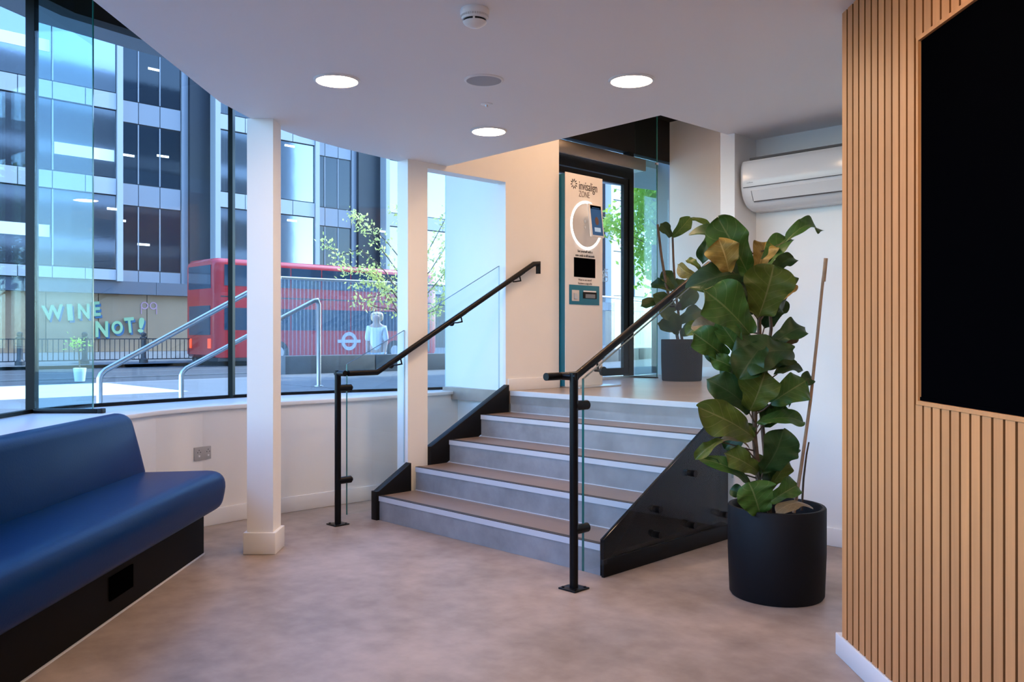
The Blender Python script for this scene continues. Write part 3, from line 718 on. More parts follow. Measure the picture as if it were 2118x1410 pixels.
# lettering on the door glass, meant to be read from outside
dv_ = DV + .012
def dp(px, py):
    p = atc(px, py, -dv_ * S2); return (p.x + p.y) / S2, p.z
for s, py in (('The', 562), ('Dental', 568.5), ('Clinic', 577)):
    u_, z_ = dp(1258, py)
    text(s, .085, uvz(u_, dv_, z_ - .03, 0, -1), M['sign_white'], 'door_lettering', door, ext=.0005)
# ================================================================== PLANTS
def leaf_mesh(base, tip, width, nrm, bend, wave, fold, m, name, parent, petiole=None):
    base, tip = Vector(base), Vector(tip); ax = tip - base; L = ax.length; ax.normalize()
    nrm = Vector(nrm); nrm = (nrm - ax * nrm.dot(ax)).normalized(); sx = ax.cross(nrm).normalized()
    T = [0, .06, .14, .24, .36, .48, .6, .7, .79, .87, .93, .97, 1.0]
    Wd = [.10, .36, .54, .58, .62, .74, .92, 1.0, .98, .84, .60, .36, .05]
    X = [-1, -.66, -.33, 0, .33, .66, 1]
    ph = random.random() * 6.28; ph2 = random.random() * 6.28; k1 = random.uniform(2.2, 3.4)
    mb = MB(); mb.uv = []; asy = random.uniform(-.12, .12)
    for t_, wd in zip(T, Wd):
        c = base + ax * (L * t_) + nrm * (bend * L * (math.sin(math.pi * t_ * .85) * .6 - t_ * t_ * .55))
        for x in X:
            hw = width / 2 * wd * (1 + asy * (1 if x > 0 else -1)) * (1 + .06 * math.sin(9 * t_ + ph + x))
            edge = abs(x) ** 1.5
            off = fold * abs(x) * hw + wave * width * edge * math.sin(k1 * math.pi * 2 * t_ + (ph if x > 0 else ph2))
            vein = -.012 * width if x == 0 else 0
            p = c + sx * (x * hw) + nrm * (off + vein) + ax * (edge * L * .05 * math.sin(t_ * 14 + ph2))
            mb.v.append(tuple(p)); mb.uv.append((.5 + x / 2, t_))
    nx = len(X)
    for i in range(len(T) - 1):
        for j in range(nx - 1): mb.f.append((i * nx + j, i * nx + j + 1, (i + 1) * nx + j + 1, (i + 1) * nx + j))
    o = mb.build(name, M[m], parent, fix=False)
    for p in o.data.polygons: p.use_smooth = True
    sb = o.modifiers.new('smooth', 'SUBSURF'); sb.levels = 1; sb.render_levels = 1
    if petiole is not None:
        q = Vector(petiole); MB().tube([q, (q + base) / 2 + Vector((0, 0, -.008)), base + ax * .02], .0045, 6, r1=.003).build('petiole', M['bark'], o)
    return o
def pot(cx, cy, z0, r, h, m, name, parent):
    prof = [(r * .93, 0), (r * .965, .012), (r, h * .5), (r, h - .006), (r - .004, h), (r - .018, h), (r - .024, h - .01), (r - .03, h * .70)]
    MB().lathe(prof, 48, (cx, cy, z0)).build(name, M[m], parent, smooth=True)
    MB().lathe([(r - .026, h * .80), (r * .5, h * .83), (.004, h * .84)], 32, (cx, cy, z0)).build('soil', M['soil'], parent, smooth=True)
PD = 4.20; pcx = (1606 - CX) / FPX * PD
fp = thing('potted_fiddle_leaf_fig', 'large fiddle-leaf fig in a tall black pot beside the slatted wall', 'plant', (pcx, PD, 0))
pot(pcx, PD, 0, .230, .432, 'pot_black', 'pot', fp)
def P(px, py, dd=0.0): return at(px, py, PD + dd)
trunk = [P(1575, 1062), P(1568, 980), P(1560, 900), P(1562, 820), P(1572, 740), P(1570, 660), P(1560, 580), P(1552, 520)]
tk = MB().tube(trunk, .015, 10, r1=.008).build('stem', M['bark'], fp, smooth=True)
MB().tube([P(1592, 1062, .05), P(1584, 960, .05), P(1575, 860, .06), P(1585, 760, .05), P(1595, 680, .04), P(1590, 600, .03)], .012, 10, r1=.007).build('stem', M['bark'], fp, smooth=True)
def trunk_at(py):
    for a, b in zip(trunk, trunk[1:]):
        ya = HY - (a.z - H) * FPX / PD; yb = HY - (b.z - H) * FPX / PD
        if yb <= py <= ya: return a.lerp(b, (ya - py) / (ya - yb))
    return trunk[-1] if py < 600 else trunk[0]
# base px, tip px, width px, base depth, tip depth, normal (camera frame), bend, fold, material
LV_ = [
 (1552, 575, 1487, 452, 72, -.06, -.10, (-.25, -1, .25), .10, .10, 'leaf_green'),
 (1574, 565, 1632, 486, 44, -.03, .02, (-.5, -.8, .45), .15, .22, 'leaf_green'),
 (1625, 500, 1699, 470, 40, -.01, .05, (-.15, -.75, .65), .42, .25, 'leaf_green'),
 (1508, 562, 1488, 494, 62, -.12, -.16, (-.15, -1, .3), .15, .15, 'leaf_gold'),
 (1535, 500, 1488, 446, 30, .08, .12, (.1, -.9, .5), .2, .2, 'leaf_dark'),
 (1520, 505, 1500, 448, 26, .05, .03, (.5, -.8, .2), .2, .3, 'leaf_olive'),
 (1512, 520, 1434, 478, 40, .06, .04, (-.1, -.6, .8), .30, .25, 'leaf_dark'),
 (1470, 484, 1452, 545, 26, .0, -.03, (-.4, -.9, .2), .2, .3, 'leaf_dark'),
 (1545, 570, 1432, 588, 58, -.02, -.14, (-.1, -.95, .30), .28, .20, 'leaf_dark'),
 (1450, 572, 1400, 548, 26, -.06, -.05, (-.4, -.7, -.4), .3, .3, 'leaf_gold'),
 (1450, 560, 1420, 536, 16, .02, .06, (-.1, -.8, .6), .2, .3, 'leaf_olive'),
 (1551, 690, 1457, 598, 82, -.10, -.20, (-.35, -1, .40), .14, .14, 'leaf_green'),
 (1568, 658, 1602, 548, 92, -.08, -.14, (.10, -1, .35), .10, .16, 'leaf_olive'),
 (1568, 655, 1650, 588, 30, -.05, -.06, (-.55, -.7, .15), .18, .5, 'leaf_gold'),
 (1566, 562, 1586, 498, 46, -.02, .02, (-.3, -.9, -.2), .1, .35, 'leaf_gold'),
 (1588, 575, 1642, 528, 36, .02, .06, (-.2, -.8, .55), .2, .2, 'leaf_dark'),
 (1585, 640, 1638, 560, 40, .08, .12, (-.1, -.8, .4), .2, .2, 'leaf_dark'),
 (1594, 715, 1667, 672, 46, -.01, .03, (.10, -.75, .62), .22, .18, 'leaf_dark'),
 (1597, 712, 1655, 690, 24, .05, .07, (.2, -.9, -.2), .2, .3, 'leaf_dry'),
 (1640, 725, 1510, 745, 82, -.10, -.18, (.02, -.80, .50), .16, .10, 'leaf_dark'),
 (1578, 712, 1530, 780, 60, -.12, -.22, (-.1, -.9, .45), .2, .2, 'leaf_dark'),
 (1538, 738, 1488, 665, 42, -.08, -.14, (-.3, -.95, .2), .15, .2, 'leaf_green'),
 (1500, 738, 1434, 688, 52, -.04, -.12, (-.45, -.9, .25), .18, .2, 'leaf_green'),
 (1528, 765, 1448, 700, 28, -.03, -.05, (-.3, -.6, -.6), .2, .4, 'leaf_dark'),
 (1530, 772, 1470, 738, 34, -.06, -.09, (-.3, -.85, .4), .22, .2, 'leaf_green'),
 (1508, 690, 1434, 672, 34, -.04, -.06, (-.1, -.8, .4), .25, .25, 'leaf_dry'),
 (1470, 665, 1420, 690, 30, .02, .0, (-.3, -.8, .4), .25, .25, 'leaf_olive'),
 (1552, 850, 1466, 783, 56, -.06, -.13, (-.3, -.85, .45), .20, .15, 'leaf_dark'),
 (1552, 848, 1585, 766, 76, -.10, -.16, (.05, -1, .38), .14, .14, 'leaf_olive'),
 (1596, 832, 1668, 786, 60, -.04, -.05, (.25, -.9, .45), .22, .15, 'leaf_green'),
 (1640, 800, 1682, 778, 26, .0, .02, (.3, -.8, .5), .2, .2, 'leaf_dark'),
 (1600, 775, 1660, 762, 30, .04, .08, (.1, -.6, .8), .2, .2, 'leaf_dark'),
 (1560, 905, 1449, 842, 66, -.10, -.20, (-.25, -.95, .40), .15, .12, 'leaf_olive'),
 (1575, 878, 1626, 838, 46, .03, .04, (.1, -.9, .4), .15, .15, 'leaf_green'),
 (1564, 874, 1663, 868, 36, -.03, .0, (.05, -.75, .60), .22, .15, 'leaf_green'),
 (1576, 978, 1622, 890, 72, -.07, -.12, (.30, -.95, .30), .15, .15, 'leaf_dark'),
 (1550, 928, 1484, 910, 13, -.04, -.08, (-.1, -.6, .75), .3, .5, 'leaf_dry'),
 (1496, 908, 1438, 948, 24, -.08, -.12, (-.3, -.8, .5), .2, .4, 'leaf_olive'),
 (1552, 1005, 1456, 945, 30, -.06, -.12, (-.25, -.7, .60), .25, .25, 'leaf_green'),
 (1510, 965, 1460, 942, 30, -.05, -.09, (-.2, -.5, -.75), .2, .3, 'leaf_dark'),
 (1568, 975, 1500, 936, 46, -.08, -.13, (-.1, -.95, .4), .16, .18, 'leaf_olive'),
 (1586, 1012, 1632, 942, 34, -.02, .0, (.45, -.85, .1), .12, .2, 'leaf_olive'),
 (1602, 942, 1653, 926, 22, .03, .05, (.2, -.7, .6), .2, .25, 'leaf_dark'),
 (1572, 1064, 1550, 998, 74, -.16, -.20, (-.08, -1, .35), .12, .12, 'leaf_green'),
 (1590, 1040, 1656, 1000, 38, -.03, .0, (.1, -.8, .5), .25, .2, 'leaf_green'),
 (1545, 1028, 1511, 1012, 26, .02, .03, (-.2, -.9, .4), .2, .2, 'leaf_dark'),
 (1555, 1050, 1590, 1010, 40, .05, .06, (.1, -.9, .4), .2, .2, 'leaf_dark'),
 (1548, 600, 1470, 560, 44, -.03, -.08, (-.2, -.7, .6), .28, .2, 'leaf_dark'),
 (1560, 640, 1500, 640, 50, -.02, -.05, (-.2, -.9, .4), .2, .2, 'leaf_dark'),
 (1566, 760, 1490, 780, 50, .0, -.03, (-.2, -.8, .5), .25, .2, 'leaf_dark'),
 (1580, 800, 1640, 830, 44, .02, .05, (.2, -.8, .5), .25, .2, 'leaf_dark'),
 (1560, 940, 1600, 1000, 44, .02, .0, (.2, -.9, .3), .2, .2, 'leaf_dark'),
 (1558, 830, 1600, 880, 44, .03, .05, (.2, -.9, .3), .2, .2, 'leaf_dark'),
 (1585, 600, 1622, 640, 46, .0, .04, (.2, -.9, .4), .25, .2, 'leaf_dark'),
 (1565, 880, 1500, 925, 40, .0, -.02, (-.2, -.8, .5), .25, .2, 'leaf_dark'),
 (1572, 700, 1610, 740, 50, -.04, -.06, (.1, -.9, .4), .25, .2, 'leaf_dark'),
 (1560, 800, 1530, 745, 60, .06, .10, (-.1, -.9, .4), .2, .2, 'leaf_dark'),
 (1575, 760, 1630, 720, 55, .08, .12, (.1, -.9, .4), .2, .2, 'leaf_dark'),
 (1560, 640, 1520, 570, 60, .08, .12, (-.1, -.9, .4), .2, .2, 'leaf_dark'),
 (1580, 680, 1600, 610, 60, .10, .14, (.1, -.9, .4), .2, .2, 'leaf_dark'),
]
for (bx, by, tx, ty, wd, d0, d1, nn, bend, fold, mm) in LV_:
    b = P(bx, by, d0); t_ = P(tx, ty, d1)
    q = trunk_at(min(by + 25, 1050)); near = (q - b).length
    leaf_mesh(b, t_, wd * PD / FPX * 1.16, nn, bend * 1.35, .11, fold * 1.4, mm, 'leaf', fp, q if .03 < near < .3 else None)
leaf_mesh(at(1682, 1050, 4.12), at(1606, 1052, 4.04), .085, (0, -.4, 1), .35, .04, -.3, 'leaf_dry', 'fallen_leaf', fp)
MB().tube([at(1642, 1060, 4.2), at(1658, 960, 4.205), at(1676, 830, 4.21), at(1690, 700, 4.21), at(1702, 580, 4.215), at(1708, 540, 4.215)], .0085, 10, r1=.0065).build('support_cane', M['cane'], fp, smooth=True)
MB().tube([at(1703.5, 582, 4.215), at(1708.2, 534, 4.215)], .0095, 12).build('cane_cap', M['cane'], fp, smooth=True)
MB().tube([at(1658, 1055, 4.3), at(1662, 990, 4.3), at(1668, 940, 4.3), at(1673, 914, 4.3)], .006, 8, r1=.004).build('twig', M['stick_dark'], fp, smooth=True)
# far plant on the landing
QD = 8.37; qx = (1410 - CX) / FPX * QD
fp2 = thing('potted_fiddle_leaf_fig', 'smaller fig plant in a grey pot on the landing by the end wall', 'plant', (qx, QD, LV))
pot(qx, QD, LV, .197, .40, 'pot_grey', 'pot', fp2)
def Q(px, py, dd=0.0): return at(px, py, QD + dd)
MB().tube([Q(1404, 712), Q(1390, 640), Q(1378, 590), Q(1368, 530), Q(1360, 464)], .016, 8, r1=.012).build('stem', M['bark'], fp2, smooth=True)
MB().tube([Q(1412, 712, .05), Q(1402, 640, .05), Q(1396, 590, .05), Q(1393, 540, .05), Q(1391, 486, .05)], .014, 8, r1=.010).build('stem', M['bark'], fp2, smooth=True)
for (bx, by, tx, ty, wd, d1, nn, mm) in [
 (1388, 490, 1366, 462, 24, -.1, (-.2, -1, .2), 'leaf_dark'), (1391, 490, 1428, 450, 32, -.05, (.3, -.9, .2), 'leaf_green'),
 (1425, 452, 1472, 470, 22, -.02, (.2, -.7, .6), 'leaf_green'), (1400, 600, 1370, 560, 30, .05, (-.2, -1, .2), 'leaf_dark'),
 (1375, 622, 1325, 632, 26, -.1, (-.2, -.8, .5), 'leaf_dark'), (1398, 640, 1352, 610, 34, -.12, (-.3, -.9, .3), 'leaf_dark'),
 (1400, 640, 1440, 600, 34, -.12, (.3, -.9, .3), 'leaf_dark'), (1402, 660, 1365, 645, 34, -.15, (-.2, -.9, .4), 'leaf_dark'),
 (1404, 665, 1452, 640, 36, -.1, (.2, -.9, .4), 'leaf_dark'), (1404, 690, 1360, 668, 28, -.12, (-.2, -.9, .4), 'leaf_dark'),
 (1408, 692, 1448, 672, 36, -.12, (.2, -.9, .4), 'leaf_dark'), (1400, 690, 1392, 650, 36, -.16, (0, -1, .3), 'leaf_dark'),
 (1406, 620, 1412, 575, 30, .08, (.1, -1, .2), 'leaf_dark'), (1390, 600, 1345, 585, 26, .1, (-.2, -.8, .4), 'leaf_dark')]:
    leaf_mesh(Q(bx, by, -.02), Q(tx, ty, d1), wd * QD / FPX, nn, .2, .05, .2, mm, 'leaf', fp2)
# ================================================================== OUTSIDE: ground
FV = -62 / S2                       # opposite facade
def cv(c): return -c / S2
def ground(name, c0, c1, z0, z1, m, label, u0=-12, u1=95):
    o = MB(); o.add([W(u0, cv(c0), z0), W(u1, cv(c0), z0), W(u1, cv(c1), z1), W(u0, cv(c1), z1)], [(0, 1, 2, 3)])
    o.add([W(u0, cv(c0), z0 - .3), W(u1, cv(c0), z0 - .3), W(u1, cv(c1), z1 - .3), W(u0, cv(c1), z1 - .3)], [(3, 2, 1, 0)])
    return struct(o.build(name, M[m], fix=False), label)
fp_ = [(-3.0, -20), (-3.0, 5.3), (-2.6, 6.0), (-2.2, 6.58), (-1.5, 7.1), (-.7, 7.6)] + [tuple(W(u, -5.75)[:2]) for u in (5.2, 60)] + [tuple(W(60, cv(27))[:2]), tuple(W(-20, cv(27))[:2]), (-19, -20)]
gp = MB().prism(fp_, -.3, 0).build('pavement_near', M['paving_grey']); struct(gp, 'grey paving just outside the windows')  # darker grey here paints in the building's shade on the ground
ground('pavement_pale', 27, 34, 0, 0, 'paving_pale', 'pale sunlit paving beside the road', -12, 8.7)  # pale tone paints the sunlit patch, cut off at its edge
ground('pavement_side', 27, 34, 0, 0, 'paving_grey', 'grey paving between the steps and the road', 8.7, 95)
ground('kerb_near', 34, 34.4, .0, .0, 'kerb', 'kerb stones of the near pavement')
ground('road', 34.4, 49.2, -.04, .02, 'asphalt', 'grey asphalt road')
ground('pavement_far', 49.2, 62.5, .15, .52, 'paving_grey', 'pavement in front of the opposite building')
rl = MB()
for c in (38.5, 44): rl.box((-10, cv(c) - .06, -.02), (60, cv(c) + .06, .012), W)
mat('road_paint', (.16, .17, .18), .7)
struct(rl.build('road_markings', M['road_paint']), 'white painted lines along the road')
# deck at entrance level, steps
deck = MB().prism([tuple(p) for p in [W(5.2, -5.78)[:2], W(14, -5.78)[:2], (4.6, 22.3), (3.4, 21.8), (2.16, 19.1), (.72, 16.7), (-1.08, 14.62), (-3.42, 12.7), tuple(W(5.1, -9.5)[:2])]], 0.0, .70).build('entrance_terrace', M['concrete']); struct(deck, 'raised concrete terrace outside the entrance')
for k in range(5):
    zt_ = .14 * (k + 1); du_ = .30 * k
    o = MB().prism([(2.6 + du_, -6.9), (5.1, -6.9), (5.1, -9.4), (5.05, -9.4), (3.7 + du_ * .8, -8.45)], .14 * k, zt_, W)
    struct(o.build('outdoor_step', M['concrete']), 'concrete step outside the window, number from the bottom %s' % ('first', 'second', 'third', 'fourth', 'top')[k])
def orail(u0, v, z0, u1, z1, gz0, gz1, label, both):
    pts = [W(u0, v, gz0), W(u0, v, z0 - .05), W(u0 + .015, v, z0 - .015), W(u0 + .05, v, z0 + .02), W(u1 - .05, v, z1 - .02), W(u1 - .01, v, z1 - .012), W(u1 + .012, v, z1 - .06), W(u1 + .012, v, gz1)]
    t = thing('outdoor_handrail', label, 'handrail', W(u0, v, gz0), 'steel handrails of the outdoor steps')
    MB().tube(pts, .0235, 14).build('rail', M['steel_brushed'], t, smooth=True)
    for uu, gz in ((u0, gz0), (u1 + .012, gz1)):
        MB().lathe([(.05, 0), (.05, .008), (.028, .014)], 20, tuple(W(uu, v, gz))).build('foot_flange', M['steel_brushed'], t, smooth=True)
orail(2.59, -7.31, .955, 4.02, 1.71, 0, .56, 'nearer steel handrail of the outdoor steps, longer and further left', False)
orail(3.67, -8.21, .915, 5.20, 1.655, 0, .70, 'further steel handrail of the outdoor steps, ending beside the fluted balustrade', True)
# fluted glass balustrade on its plinth
BL = [(-5.0, 11.6), (-3.34, 12.5), (-1.04, 14.5), (.8, 16.6), (2.24, 19.0), (3.5, 21.7)]
gb = thing('glass_balustrade', 'fluted glass balustrade on a low concrete plinth outside the window', 'balustrade', (BL[1][0], BL[1][1], .77))
BL = BL[1:]
def subdiv(line, step):
    out = []
    for a, b in zip(line, line[1:]):
        a, b = Vector(a), Vector(b); n = max(1, int((b - a).length / step))
        for k in range(n): out.append(a.lerp(b, k / n))
    out.append(Vector(line[-1])); return out
for a, b in zip(BL, BL[1:]):
    n_ = 2
    for k in range(n_):
        p, q = Vector(a).lerp(Vector(b), k / n_ + .004), Vector(a).lerp(Vector(b), (k + 1) / n_ - .004)
        MB().strip([tuple(p), tuple(q)], .12, .60, .965).build('plinth_block', M['concrete'], gb, bevel=.008)
        MB().strip([tuple(p), tuple(q)], .006, .965, 2.08).build('glass_pane', M['reeded_glass'], gb)
MB().tube([(p.x, p.y, 2.095) for p in subdiv(BL, .6)], .022, 10).build('top_rail', M['steel_brushed'], gb, smooth=True)
rb_ = MB()
for p in subdiv(BL, .062): rb_.box((p.x - .006, p.y - .013, .97), (p.x + .006, p.y + .012, 2.075))
stuff(rb_.build('flute_ribs', M['rib_glass'], gb))
# ================================================================== OPPOSITE BUILDING
bd = thing('office_building', 'blue glazed office building with white spandrel bands across the street', 'building', W(30, FV, .5))
FLO = 4.1; Z0 = 4.5; NF = 5
shared = {}
def fpart(key, a, b, name, m, parent=bd):
    """a box at a, size cached by key so alike pieces share one mesh"""
    size = tuple(round(b[i] - a[i], 3) for i in range(3)); k = (key, size)
    if k not in shared:
        mb = MB().box((0, 0, 0), size, lambda x, y, z: W(x, y, z)); me = bpy.data.meshes.new(name); me.from_pydata(mb.v, [], mb.f); me.update(); me.materials.append(m); shared[k] = me
    o = bpy.data.objects.new(name, shared[k]); C.objects.link(o); o.parent = parent
    o.matrix_parent_inverse = Matrix.Identity(4)
    base = parent.location if parent is bd else Vector(parent['_w'])
    o.location = W(*a) - Vector(base); o['_w'] = list(W(*a)); return o
def bay(u0, u1, painted_reflections=False, white='facade_white'):
    P_ = .9; kq = white
    MB().box((u0 + .02, FV, Z0 - .55), (u1 - .02, FV + P_ - .12, Z0 + NF * FLO), W).build('bay_core', M['facade_dark'], bd)
    for uu in (u0, u1 - .28): fpart('jamb' + kq, (uu, FV, Z0 - .6), (uu + .28, FV + P_ + .05, Z0 + NF * FLO), 'bay_jamb', M[white])
    n = 4; wdt = (u1 - u0 - .56) / n
    for k in range(NF + 1):
        zb = Z0 - .55 + k * FLO
        for j in range(n):
            ua = u0 + .28 + j * wdt
            fpart('sp' + kq, (ua + .02, FV + P_ - .12, zb), (ua + wdt - .02, FV + P_, zb + (.78 if k else .5)), 'spandrel_panel', M[white])
        if k < NF:
            z1 = zb + (.84 if k else .56)
            for j in range(2):
                ua = u0 + .28 + j * wdt * 2
                wn_ = fpart('bw', (ua + .03, FV + P_ - .2, z1), (ua + 2 * wdt - .03, FV + P_ - .08, Z0 - .55 + (k + 1) * FLO - .06), 'window', M['window_blue'])
                fpart('bm', (ua + .0, FV + P_ - .1, z1), (ua + .05, FV + P_ - .02, Z0 - .55 + (k + 1) * FLO - .06), 'mullion', M['facade_white'])
                if painted_reflections and (k + j) % 2 == 0:
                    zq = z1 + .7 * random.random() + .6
                    fpart('bl', (ua + .1, FV + P_ - .078, zq), (ua + 2 * wdt - .1, FV + P_ - .06, zq + .55), 'blind', M['blind_white'])  # white slab imitating a banded reflection in the bay glass
def recess(u0, u1):
    MB().box((u0, FV - .3, Z0 - .6), (u1, FV - .02, Z0 + NF * FLO), W).build('recess_core', M['facade_dark'], bd)
    n = 3; wdt = (u1 - u0 - .35) / n
    fpart('rj', (u1 - .33, FV - .02, Z0 - .6), (u1, FV + .12, Z0 + NF * FLO), 'recess_jamb', M['facade_grey'])
    for k in range(NF + 1):
        zb = Z0 - .85 + k * FLO
        for j in range(n):
            ua = u0 + j * wdt
            fpart('rs', (ua + .02, FV - .02, zb), (ua + wdt - .02, FV + .06, zb + (1.05 if k else .85)), 'spandrel_panel', M['facade_grey'])
            if k < NF:
                z1 = zb + (1.1 if k else .9)
                fpart('rw', (ua + .03, FV - .02, z1), (ua + wdt - .03, FV + .01, zb + FLO - .05), 'window', M['window_dark'])
                if j: fpart('rm', (ua - .03, FV - .02, z1), (ua + .03, FV + .05, zb + FLO - .05), 'mullion', M['facade_grey'])
def pier(u0, u1): fpart('pier', (u0, FV - .3, .4), (u1, FV + .35, Z0 + NF * FLO), 'pier', M['facade_dark'])
bays = [(-1, 5.3, 8.9, 10), (10, 16.3, 19.9, 21), (21, 27.3, 30.4, 32), (32, 38.3, 41.4, 43), (43, 49.3, 52.4, 54), (54, 60.3, 63.4, 65), (65, 71.3, 74.4, 76), (76, 82.3, 85.4, 87)]
for i, (a, b, c, d) in enumerate(bays):
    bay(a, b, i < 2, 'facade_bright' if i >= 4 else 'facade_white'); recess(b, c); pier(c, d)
MB().box((-6, FV - 12, Z0 + NF * FLO), (90, FV + 1, Z0 + NF * FLO + .8), W).build('parapet', M['facade_white'], bd)
MB().box((-6, FV - 12, .3), (90, FV - .35, Z0 + NF * FLO), W).build('core', M['facade_dark'], bd)
for k in range(32):
    fpart('fascia', (-6 + 3 * k, FV - .3, 3.30), (-6 + 3 * k + 2.98, FV + .75, 3.92), 'fascia_panel', M['facade_fascia'])
for k in range(24):
    if k * 3 + 20 < 88: fpart('shop', (20 + 3 * k, FV - .35, .45), (20 + 3 * k + 2.9, FV + .1, 3.28), 'shopfront_window', M['window_dark'])
for px, py, ang in ((322, 142, .35), (268, 320, 0), (340, 322, 0), (300, 505, 0), (250, 455, 0), (225, 435, 0), (610, 455, 0), (605, 300, 0), (800, 478, 0)):
    p = atc(px, py, 61.7 if px < 400 else 60.4); u_ = (p.x + p.y) / S2
    v_ = FV + (.012 if 245 < px < 400 else .83)
    MB().box((u_ - .3, v_, p.z - .05), (u_ + .3, v_ + .03, p.z + .05), W).build('office_lamp', M['office_lamp'], bd)
# hoarding with painted letters
ho = thing('hoarding', 'yellow-brown painted hoarding boards with WINE NOT! lettering', 'hoarding', W(12, FV + .5, .5))
for k in range(9):
    u_ = -.9 + 2.32 * k; MB().box((u_ + .02, FV + .36, .50), (u_ + 2.30, FV + .42, 3.29), W).build('board', M['hoarding'], ho)
hv = FV + .425
def letters(items):
    for ch, px0, px1, yb, yt, rot in items:
        p = atc(px0, yb, -hv * S2); q = atc(px1, yb, -hv * S2); top = atc(px0, yt, -hv * S2)
        hgt = top.z - p.z; u_ = (p.x + p.y) / S2; wd_ = (q.x + q.y) / S2 - u_
        for nm, m_, du_, dz_, dv2, ex in (('letter_shadow', 'letter_blue', .09, -.10, .03, .02), ('letter', 'mint', 0, 0, .08, .025)):
            o = text(ch, 1.0, Matrix.Identity(4), M[m_], nm, None, ext=.03, bold=.035)
            xs = [v.co.x for v in o.data.vertices]; ys = [v.co.y for v in o.data.vertices]
            k = Matrix.Diagonal((wd_ / (max(xs) - min(xs)), hgt / (max(ys) - min(ys)), 1, 1)) @ Matrix.Translation((-min(xs), -min(ys), 0))
            o.data.transform(uvz(u_ + du_, hv + dv2, p.z + dz_, rot) @ k); child(o, ho)
letters([('W', 87, 132, 663, 632, .10), ('I', 139, 150, 663, 629, .08), ('N', 160, 184, 659, 628, .02), ('E', 192, 207, 654, 624, .10),
         ('N', 196, 222, 697, 664, .0), ('O', 230, 253, 691, 664, .05), ('T', 258, 278, 689, 657, .10), ('!', 283, 294, 687, 656, -.12)])
gm = MB(); p = atc(308, 632, -hv * S2); u_ = (p.x + p.y) / S2
for a in (-.22, .22): ringmesh(gm, u_ + a, p.z, .13, .19, hv, hv + .02, 20)
gm.box((u_ - .4, hv, p.z - .42), (u_ - .36, hv + .02, p.z - .1), W); gm.box((u_ + .36, hv, p.z - .42), (u_ + .40, hv + .02, p.z - .1), W)
gm.build('painted_glasses', M['pink_ink'], ho)
# street railing
rc = 50.0; rv = cv(rc)
rw = thing('street_railing', 'black iron pedestrian railing with bollard-shaped posts along the far kerb', 'railing', W(15, rv, .17))
us = []
for px in (41, 190, 297, 405, 560): p = atc(px, 700, rc); us.append((p.x + p.y) / S2)
us = [us[0] - (us[2] - us[0]) / 2 * k for k in (2, 1)] + [us[0], (us[0] + us[2]) / 2] + [us[2]]
stp = us[3] - us[2]; us += [us[4] + stp * k for k in (1, 2, 3)]
for u_ in us:
    MB().lathe([(.17, 0), (.17, .14), (.12, .18), (.10, .24), (.10, .95), (.14, .99), (.14, 1.04), (.08, 1.07), (.11, 1.13), (.10, 1.20), (.04, 1.24)], 14, tuple(W(u_, rv, .17))).build('post', M['iron'], rw, smooth=True)
for a, b in zip(us, us[1:]):
    s_ = MB(); s_.box((a, rv - .02, 1.12), (b, rv + .02, 1.16), W); s_.box((a, rv - .02, .30), (b, rv + .02, .34), W)
    n = 12
    for k in range(1, n): uu = a + (b - a) * k / n; s_.box((uu - .012, rv - .012, .30), (uu + .012, rv + .012, 1.15), W)
    stuff(s_.build('railing_bars', M['iron'], rw))
# ================================================================== BUS
bv = cv(47.0); BU0, BU1 = 16.2, 27.9
bus = thing('double_decker_bus', 'red double-decker bus on the road across the street', 'bus', W(22, bv - 1.2, .05))
def bprof(r=.22): return rounded([(bv - 2.5, .35), (bv, .35), (bv, 4.45), (bv - 2.5, 4.45)], [.05, .05, .28, .28], 5)
def bst(u, s=1.0, zc=2.4, vc=bv - 1.25): return lambda a, b: W(u, vc + (a - vc) * s, zc + (b - zc) * s)
MB().sweep(bprof(), [bst(BU0, .93), bst(BU0 + .12, .985), bst(BU0 + .35), bst(BU1 - .5), bst(BU1 - .15, .985), bst(BU1, .93)]).build('body', M['bus_red'], bus, smooth=True)
def bwin(u0, u1, z0, z1): MB().box((u0, bv - .02, z0), (u1, bv + .012, z1), W).build('window', M['bus_glass'], bus)
n = 7; L_ = BU1 - BU0 - .9
for k in range(n):
    a = BU0 + .45 + L_ * k / n; b = a + L_ / n - .06; bwin(a, b, 3.32, 4.18)
    if k not in (6,): bwin(a, b, 1.50, 2.42)
for u_, s_ in ((BU0 - .005, 1), (BU1 + .005, -1)):
    MB().box((u_ - .02, bv - 2.25, 3.2), (u_ + .02, bv - .25, 4.15), W).build('end_window', M['bus_glass'], bus)
    MB().box((u_ - .02, bv - 2.2, 1.3), (u_ + .02, bv - .3, 2.5), W).build('end_window', M['bus_glass'], bus)
for a in (.25, 2.0): MB().box((BU0 - .03, bv - a - .25, .75), (BU0 + .02, bv - a, 1.15), W).build('tail_lamp', M['lamp_red'], bus)
MB().box((BU1 - 1.5, bv - .02, .5), (BU1 - .45, bv + .014, 2.5), W).build('door', M['bus_glass'], bus)
for u_ in (BU0 + 2.9, BU1 - 2.6):
    for vv in (bv - .28, bv - 2.52):
        wl = MB().tube([W(u_, vv, .55), W(u_, vv + .30, .55)], .50, 24).build('wheel', M['tyre'], bus, smooth=True)
        MB().tube([W(u_, vv + .30, .55), W(u_, vv + .31, .55)], .26, 20).build('hub', M['socket_grey'], wl)
rr = MB(); p = atc(723, 713, 46.95); u_ = (p.x + p.y) / S2
ringmesh(rr, u_, 1.02, .26, .42, bv, bv + .015, 28); rr.box((u_ - .62, bv, .95), (u_ + .62, bv + .018, 1.09), W)
rr.build('roundel_emblem', M['roundel_white'], bus)
